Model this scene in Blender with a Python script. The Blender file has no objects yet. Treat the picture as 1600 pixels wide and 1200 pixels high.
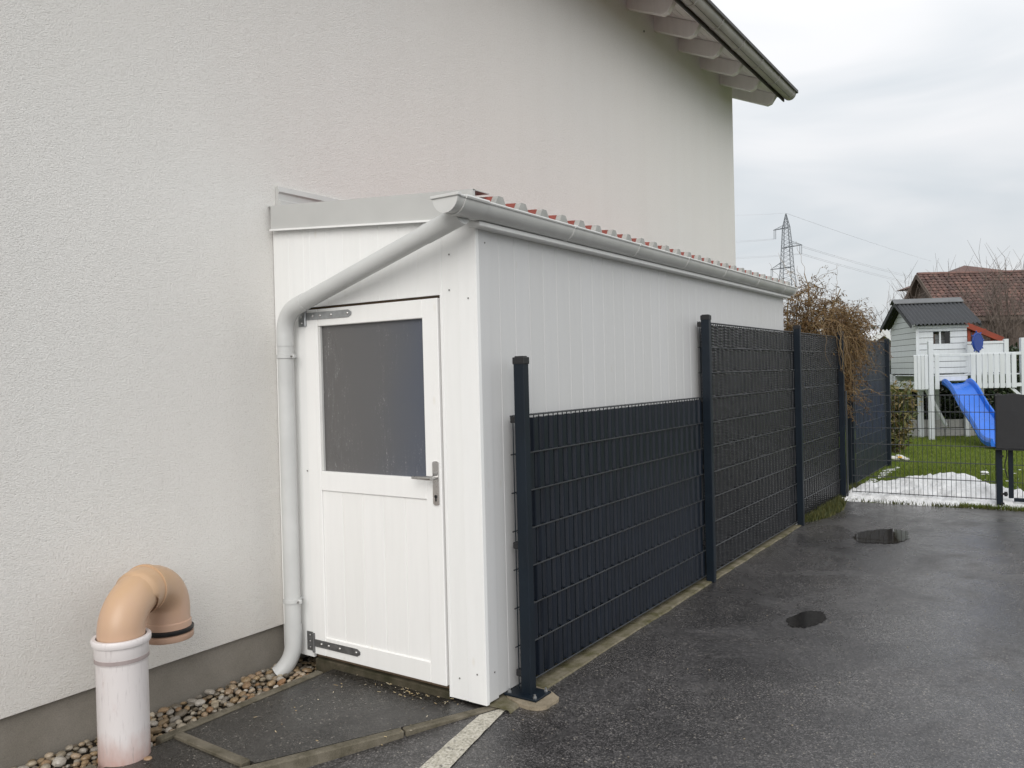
import bpy, math, random
from math import sin, cos, pi, radians, sqrt
from mathutils import Vector, Matrix, noise as mnoise

rnd = random.Random(7)
scene = bpy.context.scene
col = scene.collection

# ------------------------------------------------------------------ camera
CAM_H = 1.66
cam_d = bpy.data.cameras.new("camera")
cam = bpy.data.objects.new("camera", cam_d)
col.objects.link(cam)
yaw, pitch, roll = 0.59711829, -0.01091944, -0.02438741
fw = Vector((-sin(yaw) * cos(pitch), cos(yaw) * cos(pitch), sin(pitch)))
rt = Vector((cos(yaw), sin(yaw), 0))
up = rt.cross(fw)
R_ = cos(roll) * rt + sin(roll) * up
U_ = -sin(roll) * rt + cos(roll) * up
m = Matrix((R_, U_, -fw)).transposed().to_4x4()
m.translation = Vector((0, 0, CAM_H))
cam.matrix_world = m
cam_d.sensor_width = 36.0
cam_d.lens = 1265.0 / 1600.0 * 36.0
cam_d.clip_start = 0.05
cam_d.clip_end = 5000
scene.camera = cam

# ------------------------------------------------------------------ sky + sun
SUN_EL, SUN_AZ = radians(31), radians(152)      # azimuth clockwise from +Y: light comes from behind the camera
SUN_STRENGTH = 1.5
SUN_ANGLE = radians(45)
scene.view_settings.view_transform = 'Standard'
scene.view_settings.look = 'None'
scene.view_settings.gamma = 1
scene.view_settings.use_curve_mapping = False
scene.view_settings.exposure = 0.38

world = bpy.data.worlds.new("World")
scene.world = world
world.use_nodes = True
nt = world.node_tree
nt.nodes.clear()
wo = nt.nodes.new("ShaderNodeOutputWorld")
bg = nt.nodes.new("ShaderNodeBackground")
bg.inputs['Strength'].default_value = 0.1
sky = nt.nodes.new("ShaderNodeTexSky")
sky.sky_type = 'NISHITA'
sky.sun_disc = False
sky.sun_elevation = SUN_EL
sky.sun_rotation = SUN_AZ
tc = nt.nodes.new("ShaderNodeTexCoord")
sep = nt.nodes.new("ShaderNodeSeparateXYZ")
nt.links.new(tc.outputs['Generated'], sep.inputs[0])
# overcast: the cloud layer brightens towards the zenith
mr = nt.nodes.new("ShaderNodeMapRange")
mr.inputs['From Min'].default_value = 0.0
mr.inputs['From Max'].default_value = 1.0
mr.inputs['To Min'].default_value = 0.86
mr.inputs['To Max'].default_value = 1.75
nt.links.new(sep.outputs['Z'], mr.inputs['Value'])
mp = nt.nodes.new("ShaderNodeMapping")
mp.inputs['Scale'].default_value = (1.0, 1.0, 4.2)
mp.inputs['Rotation'].default_value = (0.1, 0.12, 0.5)
nt.links.new(tc.outputs['Generated'], mp.inputs['Vector'])
nz = nt.nodes.new("ShaderNodeTexNoise")
nz.inputs['Scale'].default_value = 2.3
nz.inputs['Detail'].default_value = 4
nz.inputs['Roughness'].default_value = 0.45
nz.inputs['Distortion'].default_value = 0.5
nt.links.new(mp.outputs[0], nz.inputs['Vector'])
cr = nt.nodes.new("ShaderNodeValToRGB")
cr.color_ramp.elements[0].position = 0.36
cr.color_ramp.elements[0].color = (5.2, 5.5, 5.75, 1)
cr.color_ramp.elements[1].position = 0.62
cr.color_ramp.elements[1].color = (6.75, 6.75, 6.82, 1)
nt.links.new(nz.outputs['Fac'], cr.inputs['Fac'])
vm = nt.nodes.new("ShaderNodeVectorMath")
vm.operation = 'SCALE'
nt.links.new(cr.outputs['Color'], vm.inputs[0])
nt.links.new(mr.outputs[0], vm.inputs['Scale'])
mx = nt.nodes.new("ShaderNodeMixRGB")
mx.inputs['Fac'].default_value = 0.06
nt.links.new(vm.outputs[0], mx.inputs['Color1'])
nt.links.new(sky.outputs[0], mx.inputs['Color2'])
nt.links.new(mx.outputs[0], bg.inputs['Color'])
nt.links.new(bg.outputs[0], wo.inputs['Surface'])

sun_d = bpy.data.lights.new("sun", 'SUN')
sun_d.energy = SUN_STRENGTH
sun_d.angle = SUN_ANGLE
sun_d.color = (1.0, 0.97, 0.93)
sun = bpy.data.objects.new("sun", sun_d)
col.objects.link(sun)
sv = Vector((sin(SUN_AZ) * cos(SUN_EL), cos(SUN_AZ) * cos(SUN_EL), sin(SUN_EL)))
sun.rotation_euler = sv.to_track_quat('Z', 'Y').to_euler()
sun.location = (0, -5, 12)

# ------------------------------------------------------------------ materials
def newmat(name, base, rough=0.6, metallic=0.0, spec=0.5):
    mt = bpy.data.materials.new(name)
    mt.use_nodes = True
    b = mt.node_tree.nodes['Principled BSDF']
    b.inputs['Base Color'].default_value = (*base, 1)
    b.inputs['Roughness'].default_value = rough
    b.inputs['Metallic'].default_value = metallic
    b.inputs['Specular IOR Level'].default_value = spec
    return mt, mt.node_tree, b

def N(t, typ, **kw):
    n = t.nodes.new(typ)
    for k, v in kw.items():
        if hasattr(n, k):
            setattr(n, k, v)
        else:
            n.inputs[k].default_value = v
    return n

def pos(t, scale=(1, 1, 1), rot=(0, 0, 0)):
    g = N(t, "ShaderNodeNewGeometry")
    mp = N(t, "ShaderNodeMapping")
    mp.inputs['Scale'].default_value = scale
    mp.inputs['Rotation'].default_value = rot
    t.links.new(g.outputs['Position'], mp.inputs['Vector'])
    return mp.outputs[0]

def noise(t, vec, scale, detail=3, rough=0.55, dist=0.0):
    n = N(t, "ShaderNodeTexNoise")
    n.inputs['Scale'].default_value = scale
    n.inputs['Detail'].default_value = detail
    n.inputs['Roughness'].default_value = rough
    n.inputs['Distortion'].default_value = dist
    t.links.new(vec, n.inputs['Vector'])
    return n.outputs['Fac']

def ramp(t, fac, stops):
    r = N(t, "ShaderNodeValToRGB")
    el = r.color_ramp.elements
    while len(el) < len(stops):
        el.new(0.5)
    for e, (p, c) in zip(el, stops):
        e.position = p
        e.color = (*c, 1) if len(c) == 3 else c
    t.links.new(fac, r.inputs['Fac'])
    return r.outputs['Color']

def mixc(t, fac, a, b, mode='MIX'):
    n = N(t, "ShaderNodeMixRGB")
    n.blend_type = mode
    for k, v in (('Fac', fac), ('Color1', a), ('Color2', b)):
        if isinstance(v, (int, float)):
            n.inputs[k].default_value = v
        elif isinstance(v, tuple):
            n.inputs[k].default_value = (*v, 1)
        else:
            t.links.new(v, n.inputs[k])
    return n.outputs[0]

def mathn(t, op, a, b=0.0):
    n = N(t, "ShaderNodeMath")
    n.operation = op
    for i, v in enumerate((a, b)):
        if isinstance(v, (int, float)):
            n.inputs[i].default_value = v
        else:
            t.links.new(v, n.inputs[i])
    return n.outputs[0]

def bump(t, b, height, strength=0.3, dist=0.01, prev=None):
    n = N(t, "ShaderNodeBump")
    n.inputs['Strength'].default_value = strength
    n.inputs['Distance'].default_value = dist
    t.links.new(height, n.inputs['Height'])
    if prev is not None:
        t.links.new(prev, n.inputs['Normal'])
    t.links.new(n.outputs[0], b.inputs['Normal'])
    return n.outputs[0]

def simple(name, base, rough=0.5, var=0.12, scale=6.0, metallic=0.0, bstr=0.0, bscale=120, spec=0.5, objvar=0.0, stretch=(1, 1, 1)):
    mt, t, b = newmat(name, base, rough, metallic, spec)
    f = noise(t, pos(t, stretch), scale, 4)
    lo = tuple(c * (1 - var) for c in base)
    hi = tuple(min(1, c * (1 + var)) for c in base)
    c = ramp(t, f, [(0.3, lo), (0.7, hi)])
    if objvar:
        oi = N(t, "ShaderNodeObjectInfo")
        g = ramp(t, oi.outputs['Random'], [(0, (1 - objvar,) * 3), (1, (1, 1, 1))])
        c = mixc(t, 1.0, c, g, 'MULTIPLY')
    t.links.new(c, b.inputs['Base Color'])
    r = ramp(t, f, [(0.3, (rough * 0.85,) * 3), (0.7, (min(1, rough * 1.15),) * 3)])
    t.links.new(r, b.inputs['Roughness'])
    if bstr:
        bump(t, b, noise(t, pos(t, stretch), bscale, 3), bstr, 0.004)
    return mt

M = {}
# rendered house wall: scraped plaster with fine worm-like relief
def mk_stucco():
    mt, t, b = newmat("stucco", (0.72, 0.70, 0.675), 0.92, spec=0.2)
    p = pos(t, (1, 1, 1.6))
    big = noise(t, pos(t, (1, 0.6, 0.6)), 1.1, 4, 0.5)
    c = ramp(t, big, [(0.3, (0.815, 0.800, 0.772)), (0.7, (0.838, 0.816, 0.782))])
    run = noise(t, pos(t, (1, 2.2, 0.12)), 1.6, 4, 0.6)
    c = mixc(t, 1.0, c, ramp(t, run, [(0.35, (0.985, 0.982, 0.98)), (0.6, (1, 1, 1))]), 'MULTIPLY')
    fine = noise(t, p, 112, 4, 0.6, 0.7)
    c = mixc(t, 1.0, c, ramp(t, fine, [(0.30, (0.83, 0.825, 0.81)), (0.47, (1, 1, 1))]), 'MULTIPLY')
    # faint splash dirt close to the plinth
    g = N(t, "ShaderNodeNewGeometry")
    sp = N(t, "ShaderNodeSeparateXYZ")
    t.links.new(g.outputs['Position'], sp.inputs[0])
    low = N(t, "ShaderNodeMapRange")
    low.inputs['From Min'].default_value = 0.18
    low.inputs['From Max'].default_value = 0.75
    low.inputs['To Min'].default_value = 0.55
    low.inputs['To Max'].default_value = 0.0
    t.links.new(sp.outputs['Z'], low.inputs['Value'])
    d = mathn(t, 'MULTIPLY', low.outputs[0], noise(t, pos(t), 3.0, 5, 0.65))
    c = mixc(t, d, c, (0.56, 0.50, 0.43))
    t.links.new(c, b.inputs['Base Color'])
    n1 = bump(t, b, fine, 0.9, 0.008)
    bump(t, b, noise(t, p, 28, 2), 0.18, 0.01, n1)
    return mt
M['stucco'] = mk_stucco()

def mk_plinth():
    mt, t, b = newmat("plinth_render", (0.24, 0.22, 0.19), 0.9, spec=0.2)
    f = noise(t, pos(t, (1, 1, 1)), 2.5, 5, 0.6)
    c = ramp(t, f, [(0.3, (0.215, 0.195, 0.165)), (0.7, (0.30, 0.275, 0.24))])
    f2 = noise(t, pos(t), 260, 2)
    c = mixc(t, 1.0, c, ramp(t, f2, [(0.3, (0.8, 0.8, 0.8)), (0.6, (1, 1, 1))]), 'MULTIPLY')
    t.links.new(c, b.inputs['Base Color'])
    bump(t, b, f2, 0.3, 0.003)
    return mt
M['plinth'] = mk_plinth()

def mk_asphalt(name, tint, patch=True):
    mt, t, b = newmat(name, tint, 0.5, spec=0.72)
    p = pos(t)
    v = N(t, "ShaderNodeTexVoronoi")
    v.inputs['Scale'].default_value = 125
    t.links.new(p, v.inputs['Vector'])
    sc = N(t, "ShaderNodeSeparateColor")
    t.links.new(v.outputs['Color'], sc.inputs[0])
    k = tuple(x for x in tint)
    c = ramp(t, sc.outputs[0], [(0.0, tuple(x * 0.5 for x in k)), (0.55, k), (0.86, tuple(x * 1.5 for x in k)), (0.975, tuple(x * 2.0 for x in k)), (0.99, (0.26, 0.24, 0.21))])
    # dark binder between the stones
    c = mixc(t, 1.0, c, ramp(t, v.outputs['Distance'], [(0.25, (1, 1, 1)), (0.75, (0.35, 0.35, 0.36))]), 'MULTIPLY')
    big = noise(t, p, 0.9, 5, 0.6, 0.4)
    c = mixc(t, 1.0, c, ramp(t, big, [(0.35, (0.66, 0.65, 0.66)), (0.65, (1.32, 1.3, 1.28))]), 'MULTIPLY')
    mid = noise(t, p, 7, 4, 0.6)
    c = mixc(t, 1.0, c, ramp(t, mid, [(0.35, (0.82, 0.82, 0.82)), (0.65, (1.1, 1.1, 1.1))]), 'MULTIPLY')
    gr = noise(t, p, 42, 5, 0.8)
    c = mixc(t, 1.0, c, ramp(t, gr, [(0.36, (0.74, 0.74, 0.74)), (0.5, (1, 1, 1)), (0.64, (1.28, 1.27, 1.26))]), 'MULTIPLY')
    t.links.new(c, b.inputs['Base Color'])
    r = ramp(t, noise(t, pos(t, (1, 0.8, 1)), 1.6, 5, 0.65, 0.5), [(0.36, (0.12,) * 3), (0.5, (0.25,) * 3), (0.66, (0.52,) * 3)])
    t.links.new(r, b.inputs['Roughness'])
    h = mixc(t, 0.65, v.outputs['Distance'], noise(t, p, 240, 2))
    b1 = bump(t, b, h, 0.45, 0.005)
    bump(t, b, mid, 0.15, 0.02, b1)
    return mt
M['asphalt'] = mk_asphalt("asphalt", (0.082, 0.078, 0.077))
M['apron'] = mk_asphalt("apron_asphalt", (0.044, 0.041, 0.037))

def mk_concrete(name, base, dirt):
    mt, t, b = newmat(name, base, 0.9, spec=0.2)
    f = noise(t, pos(t), 9, 5, 0.65)
    c = ramp(t, f, [(0.35, dirt), (0.62, base)])
    g = noise(t, pos(t), 320, 2)
    c = mixc(t, 1.0, c, ramp(t, g, [(0.3, (0.7, 0.7, 0.7)), (0.6, (1.08, 1.08, 1.08))]), 'MULTIPLY')
    t.links.new(c, b.inputs['Base Color'])
    bump(t, b, mixc(t, 0.5, g, f), 0.4, 0.004)
    return mt
M['kerb'] = mk_concrete("kerb_concrete", (0.17, 0.150, 0.115), (0.085, 0.075, 0.052))
M['strip_con'] = mk_concrete("fence_concrete", (0.21, 0.185, 0.135), (0.085, 0.078, 0.035))
M['footing'] = mk_concrete("footing_concrete", (0.31, 0.26, 0.19), (0.20, 0.165, 0.115))
M['sill'] = mk_concrete("mossy_sill", (0.085, 0.072, 0.05), (0.035, 0.033, 0.018))
M['soil'] = mk_concrete("damp_soil", (0.05, 0.04, 0.028), (0.02, 0.016, 0.011))

def mk_line():
    mt, t, b = newmat("road_paint", (0.5, 0.47, 0.40), 0.75)
    v = N(t, "ShaderNodeTexVoronoi")
    v.inputs['Scale'].default_value = 110
    t.links.new(pos(t), v.inputs['Vector'])
    sc = N(t, "ShaderNodeSeparateColor")
    t.links.new(v.outputs['Color'], sc.inputs[0])
    c = ramp(t, sc.outputs[0], [(0.0, (0.30, 0.28, 0.23)), (0.4, (0.42, 0.39, 0.32)), (1.0, (0.56, 0.53, 0.46))])
    w = noise(t, pos(t), 26, 5, 0.75)
    c = mixc(t, ramp(t, w, [(0.30, (1, 1, 1)), (0.40, (0, 0, 0))]), c, (0.09, 0.085, 0.08))
    t.links.new(c, b.inputs['Base Color'])
    bump(t, b, v.outputs['Distance'], 0.5, 0.005)
    return mt
M['line'] = mk_line()

def mk_water():
    mt, t, b = newmat("puddle_water", (0.026, 0.022, 0.018), 0.03)
    b.inputs['IOR'].default_value = 1.33
    bump(t, b, noise(t, pos(t), 6, 2), 0.02, 0.01)
    return mt
M['water'] = mk_water()
def mk_wet():
    mt, t, b = newmat("shallow_wet_asphalt", (0.02, 0.018, 0.017), 0.05)
    f = noise(t, pos(t), 60, 4, 0.7)
    t.links.new(ramp(t, f, [(0.3, (0.008, 0.007, 0.007)), (0.62, (0.020, 0.018, 0.016)), (0.74, (0.07, 0.065, 0.06))]), b.inputs['Base Color'])
    t.links.new(ramp(t, f, [(0.45, (0.03,) * 3), (0.68, (0.22,) * 3)]), b.inputs['Roughness'])
    bump(t, b, f, 0.08, 0.003)
    return mt
M['wet'] = mk_wet()

def mk_whitewood(name, base, grain=0.10, objv=0.03):
    mt, t, b = newmat(name, base, 0.42)
    f = noise(t, pos(t, (9, 9, 0.8)), 3, 4, 0.5, 0.3)
    lo = tuple(c * (1 - grain) for c in base)
    c = ramp(t, f, [(0.25, lo), (0.6, base)])
    oi = N(t, "ShaderNodeObjectInfo")
    c = mixc(t, 1.0, c, ramp(t, oi.outputs['Random'], [(0, (1 - objv, 1 - objv, 1 - objv * 1.3)), (1, (1, 1, 1))]), 'MULTIPLY')
    # knots showing faintly through the paint
    v = N(t, "ShaderNodeTexVoronoi")
    v.inputs['Scale'].default_value = 2.6
    t.links.new(pos(t, (2.2, 2.2, 1)), v.inputs['Vector'])
    c = mixc(t, ramp(t, v.outputs['Distance'], [(0.03, (0.35,) * 3), (0.075, (0, 0, 0))]), c, tuple(x * y for x, y in zip(base, (0.86, 0.82, 0.74))))
    t.links.new(c, b.inputs['Base Color'])
    bump(t, b, noise(t, pos(t, (60, 60, 2.5)), 4, 4), 0.10, 0.003)
    return mt
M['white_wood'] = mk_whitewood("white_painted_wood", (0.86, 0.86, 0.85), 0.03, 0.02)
M['side_wood'] = mk_whitewood("painted_side_wood", (0.60, 0.60, 0.60), 0.03, 0.03)  # side boards have a darker grey base than the front boards
M['door_wood'] = mk_whitewood("white_door_paint", (0.88, 0.875, 0.86), 0.03, 0.02)
M['soffit'] = mk_whitewood("soffit_paint", (0.80, 0.78, 0.76), 0.06)
M['play_wood'] = mk_whitewood("playhouse_paint", (0.59, 0.62, 0.65), 0.10, 0.07)
M['shadow_gap'] = simple("raw_timber", (0.16, 0.11, 0.07), 0.8, 0.2)
M['grey_pvc'] = simple("light_grey_pvc", (0.60, 0.60, 0.585), 0.38, 0.06, 5)
M['grey_metal'] = simple("light_grey_sheet_metal", (0.50, 0.50, 0.485), 0.42, 0.05, 3)
M['pipe_pvc'] = simple("downpipe_pvc", (0.58, 0.585, 0.575), 0.36, 0.06, 4)
M['red_sheet'] = simple("red_roof_sheet", (0.23, 0.055, 0.040), 0.55, 0.2, 8)
M['filler'] = simple("grey_profile_filler", (0.36, 0.36, 0.34), 0.8, 0.15, 20)
M['zinc'] = simple("galvanised_steel", (0.42, 0.43, 0.44), 0.38, 0.15, 30, 0.85)
M['zinc_old'] = simple("old_galvanised_steel", (0.20, 0.20, 0.20), 0.5, 0.25, 30, 0.7)
M['steel'] = simple("brushed_steel", (0.52, 0.51, 0.50), 0.3, 0.06, 60, 0.95)
M['screw'] = simple("screw_head", (0.22, 0.21, 0.20), 0.5, 0.2, 30, 0.5)
M['black'] = simple("black_plastic", (0.012, 0.012, 0.013), 0.5, 0.2, 20)
M['gutter_zinc'] = simple("dull_zinc_gutter", (0.40, 0.39, 0.365), 0.5, 0.12, 3)
M['dark_trim'] = simple("dark_metal_edge", (0.035, 0.03, 0.028), 0.5, 0.2, 10)
M['tile_dark'] = simple("dark_roof_tile", (0.05, 0.045, 0.045), 0.7, 0.2, 6)

def mk_anthracite(name, base, rough):
    mt, t, b = newmat(name, base, rough, spec=0.32)
    f = noise(t, pos(t), 5, 5, 0.6)
    c = ramp(t, f, [(0.3, tuple(x * 0.85 for x in base)), (0.7, tuple(x * 1.18 for x in base))])
    # rain dust in specks and runs
    d = noise(t, pos(t, (6, 6, 0.5)), 9, 5, 0.7)
    c = mixc(t, ramp(t, d, [(0.55, (0, 0, 0)), (0.8, (0.07,) * 3)]), c, (0.12, 0.12, 0.115))
    t.links.new(c, b.inputs['Base Color'])
    bump(t, b, noise(t, pos(t), 400, 2), 0.08, 0.001)
    return mt
M['anthracite'] = mk_anthracite("anthracite_coat", (0.0055, 0.0105, 0.017), 0.42)
M['bar'] = mk_anthracite("anthracite_bar", (0.042, 0.045, 0.049), 0.38)
M['bar_lit'] = mk_anthracite("lit_bar", (0.060, 0.063, 0.067), 0.36)  # bar coat made brighter: light caught on the wires is in the colour
M['strip_a'] = mk_anthracite("anthracite_strip", (0.0062, 0.0100, 0.0175), 0.30)
M['strip_b'] = mk_anthracite("woven_strip", (0.0085, 0.0095, 0.0120), 0.27)
M['strip_c'] = mk_anthracite("blue_grey_strip", (0.015, 0.020, 0.029), 0.36)

def mk_pane():
    mt, t, b = newmat("frosted_pane", (0.06, 0.062, 0.07), 0.16)
    g = N(t, "ShaderNodeNewGeometry")
    sp = N(t, "ShaderNodeSeparateXYZ")
    t.links.new(g.outputs['Position'], sp.inputs[0])
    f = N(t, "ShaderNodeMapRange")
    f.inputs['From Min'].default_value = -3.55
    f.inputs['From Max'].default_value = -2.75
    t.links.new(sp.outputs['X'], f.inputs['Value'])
    c = ramp(t, mathn(t, 'ADD', f.outputs[0], mathn(t, 'MULTIPLY', mathn(t, 'SUBTRACT', noise(t, pos(t), 1.5, 3), 0.5), 0.5)), [(0.1, (0.118, 0.114, 0.112)), (0.55, (0.108, 0.108, 0.113)), (0.95, (0.086, 0.096, 0.122))])  # reflection painted into the base colour: warm grey left, bluish grey right
    # dried drops and thin runs, mostly down the middle of the pane
    st = noise(t, pos(t, (42, 1, 6)), 1.6, 4, 0.7)
    dr = noise(t, pos(t), 95, 3, 0.6)
    g2 = noise(t, pos(t, (1.6, 1, 0.5)), 2.2, 3, 0.6)
    wet = mathn(t, 'MULTIPLY', ramp(t, st, [(0.5, (0, 0, 0)), (0.7, (1, 1, 1))]), ramp(t, g2, [(0.45, (0.03,) * 3), (0.62, (1, 1, 1))]))
    c = mixc(t, mathn(t, 'MULTIPLY', wet, 0.07), c, (0.36, 0.36, 0.37))
    spk = ramp(t, dr, [(0.56, (0, 0, 0)), (0.66, (0.75,) * 3)])
    c = mixc(t, mathn(t, 'MULTIPLY', spk, wet), c, (0.5, 0.5, 0.5))
    t.links.new(c, b.inputs['Base Color'])
    t.links.new(ramp(t, g2, [(0.3, (0.18,) * 3), (0.7, (0.30,) * 3)]), b.inputs['Roughness'])
    bump(t, b, dr, 0.04, 0.001)
    return mt
M['pane'] = mk_pane()

def mk_pipe(name, base, fade, z0, z1, streak):
    mt, t, b = newmat(name, base, 0.4)
    g = N(t, "ShaderNodeNewGeometry")
    sp = N(t, "ShaderNodeSeparateXYZ")
    t.links.new(g.outputs['Position'], sp.inputs[0])
    f = N(t, "ShaderNodeMapRange")
    f.inputs['From Min'].default_value = z0
    f.inputs['From Max'].default_value = z1
    t.links.new(sp.outputs['Z'], f.inputs['Value'])
    n = noise(t, pos(t, (1, 1, 0.45)), 14, 5, 0.6)
    ff = mathn(t, 'ADD', f.outputs[0], mathn(t, 'MULTIPLY', mathn(t, 'SUBTRACT', n, 0.5), 0.9))
    c = mixc(t, ramp(t, ff, [(0.1, (0, 0, 0)), (0.9, (1, 1, 1))]), base, fade)
    if streak:
        s = noise(t, pos(t, (38, 38, 5)), 2.2, 5, 0.65)
        c = mixc(t, ramp(t, s, [(0.56, (0, 0, 0)), (0.72, (0.42,) * 3)]), c, (0.40, 0.35, 0.35))
        s2 = noise(t, pos(t, (9, 9, 1.2)), 2.2, 4, 0.8)
        c = mixc(t, ramp(t, s2, [(0.66, (0, 0, 0)), (0.70, (0.5,) * 3)]), c, (0.26, 0.22, 0.20))
    t.links.new(c, b.inputs['Base Color'])
    t.links.new(ramp(t, n, [(0.3, (0.27,) * 3), (0.7, (0.48,) * 3)]), b.inputs['Roughness'])
    bump(t, b, noise(t, pos(t), 60, 2), 0.05, 0.003)
    return mt
M['pipe_pale'] = mk_pipe("bleached_pvc", (0.47, 0.27, 0.22), (0.72, 0.675, 0.665), -0.08, 0.15, True)
M['pipe_band'] = simple("faded_band", (0.36, 0.30, 0.29), 0.5, 0.12, 20)
M['pipe_orange'] = mk_pipe("faded_orange_pvc", (0.53, 0.345, 0.25), (0.54, 0.355, 0.215), 0.42, 0.8, False)

def mk_pebble():
    mt, t, b = newmat("river_pebble", (0.3, 0.25, 0.18), 0.38)
    oi = N(t, "ShaderNodeObjectInfo")
    c = ramp(t, oi.outputs['Random'], [(0.0, (0.22, 0.15, 0.085)), (0.16, (0.33, 0.235, 0.135)), (0.3, (0.12, 0.105, 0.085)), (0.45, (0.38, 0.32, 0.23)),
                                       (0.6, (0.26, 0.145, 0.07)), (0.75, (0.46, 0.40, 0.31)), (0.9, (0.20, 0.18, 0.155)), (1.0, (0.56, 0.52, 0.46))])
    f = noise(t, pos(t), 70, 4, 0.6)
    c = mixc(t, 1.0, c, ramp(t, f, [(0.3, (0.7, 0.68, 0.65)), (0.65, (1.1, 1.1, 1.1))]), 'MULTIPLY')
    t.links.new(c, b.inputs['Base Color'])
    return mt
M['pebble'] = mk_pebble()

def mk_pebble_stuff():
    mt, t, b = newmat("river_gravel", (0.2, 0.17, 0.12), 0.4)
    v = N(t, "ShaderNodeTexVoronoi")
    v.inputs['Scale'].default_value = 34
    t.links.new(pos(t), v.inputs['Vector'])
    sc = N(t, "ShaderNodeSeparateColor")
    t.links.new(v.outputs['Color'], sc.inputs[0])
    c = ramp(t, sc.outputs[0], [(0, (0.10, 0.08, 0.05)), (0.4, (0.22, 0.16, 0.09)), (0.7, (0.16, 0.14, 0.12)), (1, (0.36, 0.31, 0.24))])
    t.links.new(c, b.inputs['Base Color'])
    return mt
M['gravel'] = mk_pebble_stuff()

def mk_leaf(name, stops, rough=0.5, trans=0.15):
    mt, t, b = newmat(name, stops[0][1], rough)
    g = N(t, "ShaderNodeNewGeometry")
    f = mixc(t, 0.35, g.outputs['Random Per Island'], noise(t, pos(t), 4, 3))
    t.links.new(ramp(t, f, stops), b.inputs['Base Color'])
    b.inputs['Transmission Weight'].default_value = 0.0
    if trans:
        td = N(t, "ShaderNodeBsdfTranslucent")
        t.links.new(ramp(t, f, stops), td.inputs['Color'])
        ms = N(t, "ShaderNodeMixShader")
        ms.inputs[0].default_value = trans
        out = t.nodes['Material Output']
        t.links.new(b.outputs[0], ms.inputs[1])
        t.links.new(td.outputs[0], ms.inputs[2])
        t.links.new(ms.outputs[0], out.inputs['Surface'])
    return mt
M['grass'] = mk_leaf("grass_blades", [(0.15, (0.065, 0.105, 0.010)), (0.5, (0.115, 0.165, 0.014)), (0.85, (0.19, 0.21, 0.04))], 0.55, 0.25)
M['laurel'] = mk_leaf("laurel_leaves", [(0.1, (0.008, 0.016, 0.008)), (0.55, (0.020, 0.034, 0.014)), (0.9, (0.06, 0.08, 0.03))], 0.3, 0.08)
M['bush_leaf'] = mk_leaf("bush_leaves", [(0.1, (0.05, 0.065, 0.02)), (0.4, (0.10, 0.115, 0.03)), (0.65, (0.17, 0.115, 0.045)), (0.9, (0.30, 0.28, 0.12))], 0.4, 0.15)
M['willow_leaf'] = mk_leaf("dry_willow_leaves", [(0.1, (0.05, 0.026, 0.010)), (0.45, (0.125, 0.066, 0.024)), (0.7, (0.20, 0.115, 0.04)), (0.95, (0.30, 0.21, 0.085))], 0.6, 0.2)
M['willow_bark'] = mk_leaf("willow_twigs", [(0.1, (0.07, 0.045, 0.02)), (0.5, (0.16, 0.10, 0.042)), (0.9, (0.27, 0.19, 0.08))], 0.6, 0)
M['bare_bark'] = mk_leaf("bare_bark", [(0.1, (0.07, 0.055, 0.045)), (0.6, (0.13, 0.10, 0.085)), (0.9, (0.20, 0.165, 0.14))], 0.8, 0)
M['dry_litter'] = mk_leaf("wood_chips", [(0.1, (0.32, 0.22, 0.11)), (0.5, (0.46, 0.36, 0.2)), (0.9, (0.62, 0.56, 0.44))], 0.7, 0)
M['weed'] = mk_leaf("moss_weeds", [(0.1, (0.028, 0.035, 0.008)), (0.5, (0.06, 0.07, 0.014)), (0.9, (0.12, 0.105, 0.03))], 0.7, 0.15)

def mk_lawn():
    mt, t, b = newmat("lawn_soil", (0.06, 0.09, 0.012), 0.9, spec=0.1)
    f = noise(t, pos(t), 5, 6, 0.7)
    c = ramp(t, f, [(0.3, (0.045, 0.070, 0.008)), (0.55, (0.10, 0.14, 0.013)), (0.8, (0.15, 0.17, 0.03))])
    t.links.new(c, b.inputs['Base Color'])
    bump(t, b, noise(t, pos(t), 60, 3), 0.5, 0.02)
    return mt
M['lawn'] = mk_lawn()
M['earth'] = simple("field_ground", (0.085, 0.080, 0.060), 0.95, 0.25, 0.3, spec=0.1)

def mk_snow():
    mt, t, b = newmat("old_snow", (0.86, 0.87, 0.88), 0.6)
    f = noise(t, pos(t), 9, 6, 0.65)
    c = ramp(t, f, [(0.25, (0.66, 0.66, 0.67)), (0.42, (0.84, 0.845, 0.85)), (0.8, (0.90, 0.90, 0.905))])
    s = noise(t, pos(t), 32, 3, 0.6)
    c = mixc(t, ramp(t, s, [(0.655, (0, 0, 0)), (0.72, (0.8,) * 3)]), c, (0.10, 0.085, 0.06))
    t.links.new(c, b.inputs['Base Color'])
    b1 = bump(t, b, f, 1.0, 0.08)
    bump(t, b, noise(t, pos(t), 120, 3), 0.35, 0.006, b1)
    return mt
M['snow'] = mk_snow()
M['blue'] = simple("blue_plastic", (0.016, 0.135, 0.58), 0.30, 0.10, 3)
M['navy'] = simple("dark_blue_plastic", (0.012, 0.045, 0.24), 0.32, 0.12, 4)
M['play_roof'] = simple("dark_bitumen_sheet", (0.045, 0.048, 0.053), 0.7, 0.25, 5, bstr=0.3, bscale=60)
M['play_ridge'] = simple("ridge_cap_grey", (0.13, 0.135, 0.14), 0.7, 0.15, 5)
M['sleeper'] = simple("weathered_grey_board", (0.30, 0.30, 0.29), 0.85, 0.2, 5, stretch=(3, 3, 20))
M['box_fabric'] = simple("dark_grey_mesh_cover", (0.028, 0.028, 0.030), 0.85, 0.2, 40, bstr=0.5, bscale=300)
M['red_timber'] = simple("red_stained_timber", (0.22, 0.04, 0.02), 0.7, 0.2, 8)
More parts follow.
